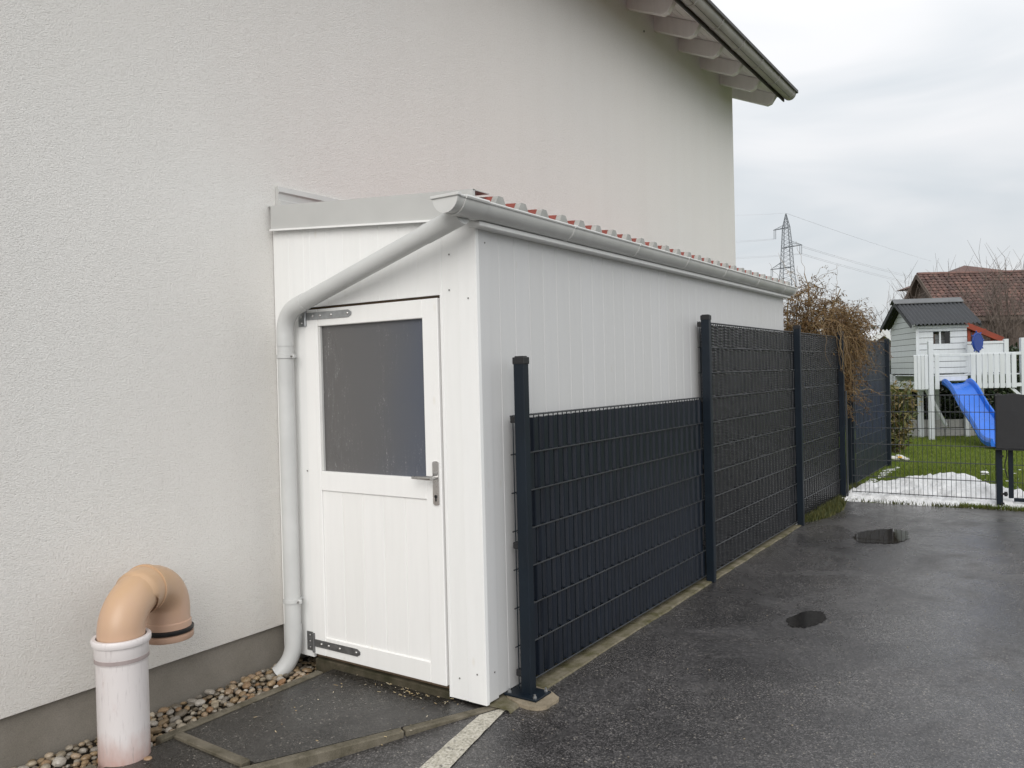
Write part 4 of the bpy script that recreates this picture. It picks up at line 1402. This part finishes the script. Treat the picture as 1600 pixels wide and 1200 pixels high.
pb("corner_post", HS0 - .02, HS0 + .05, HW0 - .015, HW0 - .001, HZ0, 2.52)
pb("backing", HS0 + .035, HS1 - .035, HW0 + .031, HW0 + .04, HZ0, WZ0 - .001, .002, 'black')
pb("backing", HS0 + .035, HS1 - .035, HW0 + .031, HW0 + .04, WZ1 + .001, 2.52, .002, 'black')
q = MB(); q.prism([(HW0 + .042, HZ0), (HW1 - .042, HZ0), (HW1 - .042, 2.55), (WR, RZ - .06), (HW0 + .042, 2.55)], lambda w_, z: tuple(P(HS0 + .031, w_, z)), lambda w_, z: tuple(P(HS0 + .037, w_, z)))
q.build("backing", M['black'], ph, True)
# window frame, mullion and panes
wf = pb("window", WX0 - .001, WX1 + .001, HW0 + .012, HW0 + .028, WZ0 - .03, WZ0 - .001)
pb("mullion", WX0 + .13, WX0 + .17, HW0 + .014, HW0 + .03, WZ0, WZ1, .004, 'play_wood', wf)
pb("shutter", WX1 - .11, WX1 - .004, HW0 + .014, HW0 + .03, WZ0, WZ1, .003, 'glass_dark', wf)
# roof
EV0, EV1, EZ = .53, 2.87, 2.565
S0, S1 = -.22, 1.27
def roof_side(sgn):
    q = MB(); n = 17; per = (S1 - S0) / n; vs = []; cols = n * 6
    for i in range(cols + 1):
        s = S0 + (S1 - S0) * i / cols
        h = .020 * cos(2 * pi * i / 6)
        for (w_, z) in ((WR, RZ + .05), (EV0 if sgn < 0 else EV1, EZ)):
            vs.append(tuple(P(s, w_ + sgn * .0, z + h + .02)))
        for (w_, z) in ((WR, RZ + .05), (EV0 if sgn < 0 else EV1, EZ)):
            vs.append(tuple(P(s, w_, z + h + .012)))
    fs = []
    for i in range(cols):
        a, b_ = 4 * i, 4 * i + 4
        fs += [(a, a + 1, b_ + 1, b_), (a + 2, b_ + 2, b_ + 3, a + 3), (a + 1, a + 3, b_ + 3, b_ + 1)]
    q.add(vs, fs, True)
    return q.build("roof_sheet", M['play_roof'], ph)
roof_side(-1); roof_side(1)
q = MB()
q.prism([(WR - .17, RZ - .008), (WR, RZ + .095), (WR + .17, RZ - .008), (WR + .17, RZ + .012), (WR, RZ + .118), (WR - .17, RZ + .012)], lambda w_, z: tuple(P(S0 - .04, w_, z + .02)), lambda w_, z: tuple(P(S1 + .02, w_, z + .02)))
q.build("ridge_cap", M['play_ridge'], ph, True)
for (a, b_) in ((EV0, WR), (EV1, WR)):
    beam("barge_board", M['play_roof'], ph, P(S0 + .01, a, EZ - .035), P(S0 + .01, b_, RZ + .012), .022, .07)
    beam("barge_board", M['play_roof'], ph, P(S1 - .01, a, EZ - .035), P(S1 - .01, b_, RZ + .012), .022, .07)
pb("eaves_batten", HS0 - .02, HS1 + .02, HW0 - .05, HW0 - .012, 2.50, 2.56)
# far rail and toy wheel
pb("far_rail", 1.20, 2.08, 1.27, 1.31, 2.12, 2.18); pb("far_panel", 1.22, 2.04, 1.29, 1.305, 1.45, 2.115); pb("post", 2.04, 2.14, 1.25, 1.33, 1.30, 2.22)
wh = MB(); c_ = Vector((1.17, .50, 2.15))
for (r0, r1) in ((.19, .024),):
    q = wh; n, mth = 26, 8; vs = []
    for i in range(n):
        t = 2 * pi * i / n
        for j in range(mth):
            p_ = 2 * pi * j / mth
            vs.append((c_.x + r1 * sin(p_), c_.y + (r0 + r1 * cos(p_)) * cos(t), c_.z + (r0 + r1 * cos(p_)) * sin(t)))
    vs = [tuple(PM @ Vector(v)) for v in vs]
    q.add(vs, [(i * mth + j, ((i + 1) % n) * mth + j, ((i + 1) % n) * mth + (j + 1) % mth, i * mth + (j + 1) % mth) for i in range(n) for j in range(mth)], True)
WHP = P(1.17, .5, 2.15)
ROTW = Matrix.Translation(WHP) @ Matrix.Rotation(radians(-50), 4, 'Z') @ Matrix.Translation(-WHP)
wh.v = [tuple(ROTW @ Vector(v)) for v in wh.v]
q = MB(); q.tube([P(1.15, .5, 2.15), P(1.19, .5, 2.15)], .175, 24); q.v = [tuple(ROTW @ Vector(v)) for v in q.v]
wheel = tag(q.build("toy_wheel", M['navy'], ph), "dark blue plastic toy steering wheel")
wh.build("rim", M['navy'], wheel, True)
for k in range(8):
    t = 2 * pi * k / 8 + .2
    q = MB(); q.tube([P(1.17, .5 + .2 * cos(t), 2.15 + .2 * sin(t)), P(1.17, .5 + .255 * cos(t), 2.15 + .255 * sin(t))], .016, 7); q.v = [tuple(ROTW @ Vector(v)) for v in q.v]; q.build("grip", M['navy'], wheel)
pb("wheel_post", 1.15, 1.19, .53, .57, 1.43, 2.18, .004, "play_wood")

# slide: a wavy trough with raised sides
slide = thing("slide", "bright blue wavy plastic slide running down from the playhouse deck", "slide", P(.5, -1.2, 0))
def slide_pt(t):
    # t 0..1 from top to run-out: (w, z)
    w_ = .02 - 2.42 * t
    z = 1.15 * (1 - sstep(-.05, .97, t)) / (1 - sstep(-.05, .97, 0)) + .10
    z += .035 * sin(t * pi * 4.0) * sin(pi * t)
    return w_, z
q = MB(); n = 40
sec = [(-.255, -.03), (-.272, .02), (-.272, .11), (-.257, .135), (-.232, .125), (-.212, .03), (-.16, .0), (0, -.012), (.16, .0), (.212, .03), (.232, .125), (.257, .135), (.272, .11), (.272, .02), (.255, -.03), (0, -.045)]
vs = []
for i in range(n + 1):
    t = i / n; w_, z = slide_pt(t); w2, z2 = slide_pt(min(1, t + .01)); w1, z1_ = slide_pt(max(0, t - .01))
    tx, tz = w2 - w1, z2 - z1_; ln = sqrt(tx * tx + tz * tz); nxw, nz_ = -tz / ln * -1, abs(tx) / ln
    nxw = tz / ln
    fl_ = 1.0 if t > .06 else .6 + .4 * t / .06
    for a, h in sec:
        hh = h * (fl_ if h > .05 else 1)
        vs.append(tuple(P(.50 + a, w_ + nxw * hh, z + nz_ * hh)))
k_ = len(sec)
q.add(vs, [(i * k_ + j, i * k_ + (j + 1) % k_, (i + 1) * k_ + (j + 1) % k_, (i + 1) * k_ + j) for i in range(n) for j in range(k_)], True)
q.add([vs[j] for j in range(k_)], [tuple(range(k_))]); q.add([vs[n * k_ + j] for j in range(k_)], [tuple(reversed(range(k_)))])
q.build("trough", M['blue'], slide, True)
q = MB()
for a in (-.273, .273):
    ps = []
    for i in range(2, n + 1, 2):
        w_, z = slide_pt(i / n); ps.append(P(.5 + a, w_, z + .055))
    q.tube(ps, .010, 6)
q.build("side_rib", M['blue'], slide)

# low board wall behind the deck posts and hedge
sl = thing("board_wall", "low weathered grey board edging below the playhouse deck", "garden wall", P(.6, 1.0, 0))
for (s0, s1) in ((-.62, .55), (.56, 1.75), (1.76, 3.4)):
    pb("board", s0, s1, .80, .85, .02, .205, .008, 'sleeper', sl)
    pb("board", s0 + .1, s1 + .1, .86, .91, .215, .40, .008, 'sleeper', sl)

def leaf_cloud(q, n, fn, s0, s1, aspect=.5, droop=0.0):
    V, F = [], []
    for i in range(n):
        p = fn()
        if p is None: continue
        s = rnd.uniform(s0, s1)
        d_ = Vector((rnd.gauss(0, 1), rnd.gauss(0, 1), rnd.gauss(-droop, .8))).normalized()
        e = d_.cross(Vector((rnd.gauss(0, 1), rnd.gauss(0, 1), rnd.gauss(0, 1)))).normalized()
        nn = d_.cross(e)
        p = Vector(p); k = len(V)
        V += [p, p + d_ * s * .5 + e * s * aspect * .5 + nn * s * .08, p + d_ * s, p + d_ * s * .5 - e * s * aspect * .5 + nn * s * .08]
        F += [(k, k + 1, k + 2, k + 3)]
    q.add(V, F)

hedge = thing("laurel_hedge", "dark glossy evergreen hedge behind the playhouse stilts", "hedge", P(1.2, 3.3, 0))
q = MB()
def hp():
    s = rnd.uniform(-1.1, 6.0); w_ = 3.1 + .55 * rnd.random() + .12 * fbm(s * 2, 0)
    z = rnd.uniform(.1, 1.75 + .2 * fbm(s * 1.4, 3.3) + .3 * sstep(1.6, 3.0, s))
    return P(s, w_ + .18 * fbm(s * 2.5, z * 2.5), z)
leaf_cloud(q, 26000, hp, .08, .15, .5, .3)
q.build("foliage", M['laurel'], hedge)
q = MB()
for k in range(26):
    s = -1 + .27 * k
    q.tube([P(s, 3.45, 0), P(s + rnd.uniform(-.1, .1), 3.5, .9), P(s + rnd.uniform(-.2, .2), 3.45, 1.5)], [.02, .015, .006], 5)
q.build("stems", M['bare_bark'], hedge)

bush = thing("shrub", "leafy shrub with bronze and green leaves beside the last fence post", "shrub", (-2.62, 16.6, 0))
q = MB()
BC = Vector((-2.60, 16.6, 0))
stems = []
for k in range(13):
    a = rnd.uniform(0, 6.28); r = rnd.uniform(.05, .38); h = rnd.uniform(.8, 1.42)
    tip = BC + Vector((r * cos(a), r * sin(a), h))
    ps = [BC + Vector((.03 * cos(a), .03 * sin(a), 0)), BC + Vector((.45 * r * cos(a), .45 * r * sin(a), h * .5)), tip]
    stems.append(ps); q.tube(ps, [.012, .009, .003], 5)
q.build("stems", M['bare_bark'], bush)
q = MB()
def bp():
    ps = rnd.choice(stems); t = rnd.uniform(.15, 1.0)
    p = ps[0] * (1 - t) ** 2 + ps[1] * 2 * t * (1 - t) + ps[2] * t * t
    return p + Vector((rnd.gauss(0, .075), rnd.gauss(0, .075), rnd.gauss(0, .05)))
leaf_cloud(q, 2600, bp, .08, .15, .36, .5)
q.build("foliage", M['bush_leaf'], bush)

# ------------------------------------------------------------------ twisted willow behind the fence
willow = thing("corkscrew_willow", "twisted golden brown willow hanging over the tall dark fence behind the shed", "tree", (-2.75, 11.35, 0))
tr = MB(); tw = MB(); lf = MB()
def curl(p, d, L, seg, wob, grav, rr):
    pts = [Vector(p)]; d = Vector(d).normalized(); ph_ = rr.uniform(0, 6.28); ax = rr.uniform(.8, 1.6)
    perp = d.orthogonal().normalized(); pb_ = d.cross(perp)
    for i in range(seg):
        t = i * ax + ph_
        d = (d + wob * (perp * cos(t) + pb_ * sin(t)) + Vector((0, 0, -grav))).normalized()
        pts.append(pts[-1] + d * (L / seg))
    return pts
wr = random.Random(21)
root = Vector((-2.72, 11.40, 0))
limbs = []
targets = [(-3.05, 11.0, 2.75), (-2.95, 11.25, 2.6), (-3.15, 11.1, 2.35), (-2.55, 11.55, 2.6), (-2.3, 11.8, 2.3), (-2.8, 11.3, 2.75), (-3.1, 11.2, 2.1), (-3.0, 11.2, 2.8), (-2.86, 11.36, 2.95), (-3.25, 11.0, 2.5), (-2.62, 11.45, 2.6), (-2.50, 11.6, 2.72), (-2.4, 11.65, 2.45), (-3.35, 10.9, 2.15), (-2.9, 11.2, 2.4), (-2.7, 11.3, 2.35), (-2.45, 11.5, 2.2)]
for tg in targets:
    tg = Vector(tg); mid = root + (tg - root) * .5 + Vector((wr.uniform(-.12, .12), wr.uniform(-.12, .12), .1))
    ps = []
    for i in range(15):
        t = i / 14
        p = root * (1 - t) ** 2 + mid * 2 * t * (1 - t) + tg * t * t
        p += Vector((.05 * sin(t * 17 + tg.x * 9), .05 * cos(t * 15 + tg.y * 7), 0)) * min(1, t * 3)
        ps.append(p)
    tr.tube(ps, [.024 - .018 * (i / 14) for i in range(15)], 7)
    limbs.append(ps)
tips = []
for i in range(1500):
    ps = wr.choice(limbs); t = wr.uniform(.45, 1.0) ** .8
    p = ps[min(14, int(t * 14))] + Vector((wr.gauss(0, .03),) * 3)
    d_ = Vector((wr.gauss(0, 1), wr.gauss(0, .8), wr.uniform(-.3, 1.1)))
    L = wr.uniform(.22, .6)
    pts = curl(p, d_, L, 11, .55, wr.uniform(.03, .22), wr)
    tw.tube(pts, [.0042 - .0028 * (k / 11) for k in range(12)], 3, False, False)
    tips.append(pts)
# the drape over the fence
for i in range(380):
    y_ = wr.gauss(11.45, .40); x_ = -2.45 + wr.gauss(0, .10)
    z_ = wr.uniform(1.95, 2.45)
    p = Vector((x_, y_, z_))
    d_ = Vector((wr.uniform(-.1, .7), wr.gauss(0, .6), wr.uniform(-.5, .6)))
    pts = curl(p, d_, wr.uniform(.22, .66), 14, .45, wr.uniform(.10, .33), wr)
    tw.tube(pts, [.004 - .0026 * (k / 14) for k in range(15)], 3, False, False)
    tips.append(pts)
for i in range(12):      # long bare strands
    p = Vector((-2.36 + wr.uniform(-.05, .05), wr.uniform(10.2, 11.4), 2.15))
    pts = curl(p, (wr.uniform(.1, .4), -.5, .1), wr.uniform(.7, 1.2), 18, .25, .16, wr)
    tw.tube(pts, [.004 - .0025 * (k / 18) for k in range(19)], 4, False, False)
for i in range(10):
    ps = limbs[i % len(limbs)]
    pts = curl(ps[-1], (wr.gauss(0, .5), wr.gauss(0, .5), 1), wr.uniform(.3, .55), 14, .4, -.02, wr)
    tw.tube(pts, [.0034 - .002 * (k / 14) for k in range(15)], 3, False, False)
def wl():
    pts = rnd.choice(tips); return pts[rnd.randrange(2, len(pts))] + Vector((rnd.gauss(0, .012), rnd.gauss(0, .012), rnd.gauss(0, .012)))
leaf_cloud(lf, 26000, wl, .025, .060, .26, .6)
tr.build("trunk", M['willow_bark'], willow); tw.build("twigs", M['willow_bark'], willow); lf.build("foliage", M['willow_leaf'], willow)

# bits by the last post
st = thing("garden_ornament", "pale stones with a yellow splash at the foot of the last fence post", "ornament", (-2.45, 15.6, 0))
for i, (x, y_, s) in enumerate([(-2.42, 15.3, .15), (-2.30, 15.4, .13), (-2.38, 15.55, .17), (-2.22, 15.25, .10)]):
    inst("stone", PEB[i].mesh("stone", M['stone_w']), st, (x, y_, .04 + s * .12), (.1 * i, .2, i), (s, s, s))
inst("stone", PEB[5].mesh("stone", M['yellow']), st, (-2.33, 15.24, .085), (.2, 0, 1), (.10, .08, .06))
q = MB(); c_ = P(1.02, -1.1, .47)
toy = thing("toy_ball", "small orange yellow ball half hidden behind the blue slide", "toy", P(1.3, .2, 0))
bp_ = MB(); n = 12
vs = []
for j in range(9):
    f_ = -pi / 2 + pi * j / 8
    for k in range(n): vs.append(tuple(P(1.22, .15, .43) + .12 * Vector((cos(f_) * cos(2 * pi * k / n), cos(f_) * sin(2 * pi * k / n), sin(f_) * 1.25))))
bp_.add(vs, [(j * n + k, j * n + (k + 1) % n, (j + 1) * n + (k + 1) % n, (j + 1) * n + k) for j in range(8) for k in range(n)], True)
bp_.build("ball", M['yellow'], toy)
pb("stand", 1.20, 1.24, .13, .17, 0.0, .32, .004, 'sleeper', toy)

# ------------------------------------------------------------------ neighbouring house
RV = Vector((cos(yaw), sin(yaw), 0)); FV = Vector((-sin(yaw), cos(yaw), 0))
NO = Vector((-4.984, 37.778, 0))
def Nn(a, b, z): return NO + RV * a + FV * b + Vector((0, 0, z))
nb = thing("neighbour_house", "house with brown-red clay tile roof behind the playhouse", "house", Nn(6, 2, 0))
RL, RUN, ZR, ZE = 13.0, 2.15, 5.44, 3.50
q = MB()
q.prism([(-RUN + .3, 0), (RUN - .3, 0), (RUN - .3, ZE + .25), (0, ZR - .12), (-RUN + .3, ZE + .25)], lambda b, z: tuple(Nn(.25, b, z)), lambda b, z: tuple(Nn(RL, b, z)))
q.build("wall", M['brown_wall'], nb, True)
q = MB()
q.prism([(-RUN, ZE - .1), (0, ZR - .06), (RUN, ZE - .1), (RUN, ZE), (0, ZR), (-RUN, ZE)], lambda b, z: tuple(Nn(0, b, z - .05)), lambda b, z: tuple(Nn(RL + .2, b, z - .05)))
rf = q.build("roof", M['brown_wall'], nb, True)
# courses of pantiles, every tile its own small curved sheet
q = MB(); NR, TW = 15, .215
V, F = [], []
for r in range(NR):
    f0, f1 = r / NR, (r + 1.12) / NR
    for c in range(int(RL / TW)):
        a = c * TW + rnd.uniform(-.006, .006); up1 = rnd.uniform(0, .012)
        k = len(V)
        for f_, lift in ((f0, .012), (min(f1, 1.06), .055 + up1)):
            b_ = -RUN * f_; z = ZR + (ZE - ZR) * f_
            for (du, dh) in ((0, .0), (.06, .035), (.13, .035), (.20, 0.0)):
                V.append(Nn(a + du, b_ - .01, z + lift + dh))
        for j in range(3): F.append((k + j, k + j + 1, k + 5 + j, k + 4 + j))
        F.append((k + 7, k + 6, k + 5, k + 4))
q.add(V, F)
tag(q.build("roof_tiles", M['clay_tile'], rf), kind='stuff')
q = MB(); q.tube([Nn(k * .33, 0, ZR + .03 + .008 * (k % 2)) for k in range(40)], .085, 8); q.build("ridge_tiles", M['clay_tile'], rf)
for sg in (-1, 1):
    beam("barge_board", M['brown_wall'], nb, Nn(-.03, sg * RUN, ZE - .04), Nn(-.03, 0, ZR - .03), .05, .16)
q = MB()
q.add([tuple(Nn(a, b, z)) for a, b, z in ((1.6, 0.6, 5.35), (6.0, .6, 5.35), (3.45, 2.6, 6.12), (1.2, 4.5, 5.2), (6.2, 4.5, 5.2))], [(0, 1, 2), (1, 4, 2), (4, 3, 2), (3, 0, 2), (0, 3, 4, 1)])
q.build("cross_roof", M['clay_tile'], nb, True)
# red timber frame right behind the playhouse
rd = thing("red_timber_frame", "red stained timber frame with a slanting top behind the playhouse deck", "frame", P(2.5, 6.5, 0))
D_ = 6.0
def rp(px, py, dep):    # point on the photo's sight line at a real depth (used to place distant things)
    v = rt * ((px - 800) / 1265.0); v2 = up * (-(py - 600) / 1265.0)
    c_, s_ = cos(roll), sin(roll)
    vec = R_ * ((px - 800) / 1265.0) + U_ * (-(py - 600) / 1265.0) + fw
    return Vector((0, 0, CAM_H)) + vec * dep
A = rp(1500, 504, 24); B = rp(1566, 531, 24)
beam("slanting_beam", M['red_timber'], rd, A, B, .10, .16)
beam("cross_beam", M['red_timber'], rd, rp(1504, 517, 24.2), rp(1540, 516, 24.2), .08, .09)
for px, py in ((1514, 512), (1521, 514), (1550, 526)):
    p = rp(px, py, 24.1); beam("upright", M['red_timber'], rd, (p.x, p.y, 0), tuple(p), .08, .08)
# little hut with a pale roof and dark tree, seen between willow and playhouse
hut = thing("garden_hut", "small far hut with a pale sloping roof edge between the willow and the playhouse", "hut", (-5.2, 28, 0))
a0 = rp(1356, 531, 27); a1 = rp(1381, 512, 27); a2 = rp(1406, 531, 27)
q = MB()
vs = [a0, a1, a2]; bk = FV * 3.0
q.add([tuple(v) for v in (a0, a1, a2, a0 + bk, a1 + bk, a2 + bk)] + [tuple(v - Vector((0, 0, .26))) for v in (a0, a1, a2, a0 + bk, a1 + bk, a2 + bk)],
      [(0, 1, 4, 3), (1, 2, 5, 4), (0, 6, 7, 1), (1, 7, 8, 2), (6, 9, 10, 7), (7, 10, 11, 8), (3, 4, 10, 9), (4, 5, 11, 10), (0, 3, 9, 6), (2, 8, 11, 5)])
q.build("roof", M['white_roof'], hut, True)
q = MB()
b0, b2 = a0 + RV * .12 + FV * .15 - Vector((0, 0, .2)), a2 - RV * .12 + FV * .15 - Vector((0, 0, .2)); b1 = a1 + FV * .15 - Vector((0, 0, .25))
q.add([(b0.x, b0.y, 0), (b2.x, b2.y, 0), tuple(b2), tuple(b1), tuple(b0)] + [tuple(Vector(v) + FV * 2.6) for v in ((b0.x, b0.y, 0), (b2.x, b2.y, 0), tuple(b2), tuple(b1), tuple(b0))],
      [(0, 1, 2, 3, 4), (9, 8, 7, 6, 5), (0, 5, 6, 1), (1, 6, 7, 2), (4, 9, 5, 0)])
q.build("wall", M['brown_wall'], hut, True)
far = thing("distant_bush", "dark rounded bush far behind the pale hut roof", "bush", rp(1364, 545, 45) * 1)
far.location.z = 0; WLOC[far.name] = Vector(far.location)
q = MB(); fc = rp(1366, 540, 45)
def fb():
    d_ = Vector((rnd.gauss(0, 1), rnd.gauss(0, 1), rnd.gauss(0, .9))); d_ = d_.normalized() * rnd.random() ** .4
    return fc + Vector((d_.x * .9, d_.y * .9, d_.z * 1.15))
leaf_cloud(q, 1500, fb, .12, .26, .5, .2); q.build("foliage", M['laurel'], far)
q = MB(); q.tube([(fc.x, fc.y, 0), (fc.x, fc.y, fc.z)], .08, 7); q.build("trunk", M['bare_bark'], far)

# bare shrubs in front of the neighbour's roof
def bare(label, px, dep, h, spread, n, seed, lean=0.0):
    r_ = random.Random(seed)
    base = rp(px, 600, dep); base.z = 0
    t_ = thing("bare_shrub", label, "shrub", base, "bare winter shrubs by the neighbour's house")
    q1, q2 = MB(), MB()
    for i in range(n):
        a = r_.uniform(-1, 1); hh = h * r_.uniform(.62, 1.05)
        tip = base + RV * (a * spread + lean) + FV * r_.uniform(-.4, .4) + Vector((0, 0, hh))
        md = base + (tip - base) * .45 + RV * r_.uniform(-.12, .12) * 2 + Vector((0, 0, .1 * h))
        ps = []
        for k in range(10):
            t = k / 9; p = base * (1 - t) ** 2 + md * 2 * t * (1 - t) + tip * t * t
            ps.append(p + Vector((r_.gauss(0, .025), r_.gauss(0, .025), 0)) * min(1, 3 * t))
        q1.tube(ps, [.018 * (1 - t / 9) + .005 for t in range(10)], 5)
        for j in range(16):
            p = ps[r_.randrange(3, 10)]
            d_ = RV * r_.gauss(0, .55) + FV * r_.gauss(0, .4) + Vector((0, 0, r_.uniform(.4, 1.2)))
            ln = r_.uniform(.25, .8) * h / 4
            p2_ = [p, p + d_ * ln * .5 + RV * r_.gauss(0, .04), p + d_ * ln + RV * r_.gauss(0, .08) + Vector((0, 0, .1))]
            q2.tube(p2_, [.0075, .0055, .003], 3, False)
    q1.build("limbs", M['bare_bark'], t_); q2.build("twigs", M['bare_bark'], t_)
bare("bare shrub with thin upright twigs in front of the left end of the clay roof", 1445, 31, 4.8, .9, 14, 2)
bare("bare shrub of thin leafless twigs left of the playhouse roof", 1408, 30, 4.0, .7, 10, 8)
bare("broad leafless shrub between playhouse roof and the tiled roof", 1530, 29, 4.7, 1.0, 24, 3)
bare("tall dense leafless shrub at the right edge before the tiled roof", 1578, 28, 5.2, .95, 36, 4)

# ------------------------------------------------------------------ pylon and lines
DEP = 262.0
pyl = thing("power_pylon", "grey lattice electricity pylon far away above the willow", "pylon", (rp(1228, 600, DEP).x, rp(1228, 600, DEP).y, 0))
def zp(x, y): return (1200 + x / 7.273, 320 + y / 7.273)
def pz(x, y, d_=0.0): return rp(*zp(x, y), DEP + d_)
q = MB()
TH = .10
prof = [(203, 100, 2), (206, 255, 32), (212, 420, 43), (217, 705, 58), (221, 890, 71), (226, 1300, 105), (232, 1900, 150)]
lv = []
for cx, y_, hw in prof:
    c0 = pz(cx, y_); w_ = hw / 7.273 / 1265 * DEP
    lv.append((c0, w_))
def corner(i, k, f=0.0):
    c0, w0 = lv[i]; c1, w1 = lv[min(i + 1, len(lv) - 1)]
    c = c0.lerp(c1, f); w_ = w0 + (w1 - w0) * f
    return c + RV * w_ * (1 if k in (0, 1) else -1) + FV * w_ * (1 if k in (1, 2) else -1)
legs = MB(); brc = MB()
for k in range(4):
    for i in range(len(lv) - 1):
        legs.tube([corner(i, k), corner(i, k, 1.0)], TH * 1.15, 4, False)
for i in range(len(lv) - 1):
    nseg = [4, 4, 6, 4, 4, 4][i]
    for sg in range(nseg):
        f0, f1 = sg / nseg, (sg + 1) / nseg
        for k in range(4):
            k2 = (k + 1) % 4
            brc.tube([corner(i, k, f0), corner(i, k2, f1)], TH * .55, 3, False); brc.tube([corner(i, k2, f0), corner(i, k, f1)], TH * .55, 3, False)
legs.build("legs", M['pylon'], pyl); brc.build("lattice", M['pylon'], pyl)
def arm(tip, lo, hi):
    q = MB()
    for d_ in (-1.2, 1.2):
        q.tube([pz(*tip), pz(*lo) + FV * d_], TH, 4, False); q.tube([pz(*tip), pz(*hi) + FV * d_], TH * .7, 4, False)
    a, b_, c_ = pz(*tip), pz(*lo), pz(*hi)
    for t in (.25, .5, .75): q.tube([a.lerp(b_, t), a.lerp(c_, t)], TH * .5, 3, False); q.tube([a.lerp(b_, t), a.lerp(c_, min(1, t + .25))], TH * .5, 3, False)
    q.build("arm", M['pylon'], pyl)
arm((60, 290), (240, 255), (206, 215)); arm((388, 455), (168, 490), (255, 420)); arm((28, 738), (275, 705), (160, 648))
for x, y0_, y1_ in ((69, 290, 390), (88, 285, 392), (362, 458, 560), (383, 456, 562), (35, 738, 818), (53, 735, 815)):
    q = MB(); q.tube([pz(x, y0_), pz(x, y1_)], TH * .9, 4); q.build("insulator", M['pylon'], pyl)
def cable(label, a, da, b_, db, sag):
    A_, B_ = rp(*a, da), rp(*b_, db)
    q = MB(); pts = []
    for i in range(25):
        t = i / 24; p = A_.lerp(B_, t); p.z -= sag * 4 * t * (1 - t); pts.append(p)
    q.tube(pts, .05, 3, False)
    tag(q.build("power_line", M['cable']), label, "power line", "power lines of the pylon")
cable("thin earth wire running right from the top of the pylon", (1228, 333), 262, (1455, 408), 420, .5)
cable("thin earth wire running left from the top of the pylon", (1228, 333), 262, (1110, 336), 380, .4)
for k, (o0, o1) in enumerate(((0, 0), (2.0, 2.4))):
    w_ = ("upper", "lower")[k]
    cable("%s wire of the pair running right from the right arm of the pylon" % w_, (1253, 384 + o0), 262, (1475, 443 + o1), 420, .8)
    cable("%s wire of the pair running left from the upper left arm" % w_, (1210, 373 + o0 * .6), 262, (1110, 376.5 + o1), 360, .4)
    cable("%s wire of the pair sloping right below the right arm" % w_, (1253, 396 + o0), 262, (1475, 452 + o1), 420, .8)
    cable("%s wire of the pair running left behind the pylon body" % w_, (1252, 396 + o0 * .6), 262, (1110, 402 + o1), 360, .5)
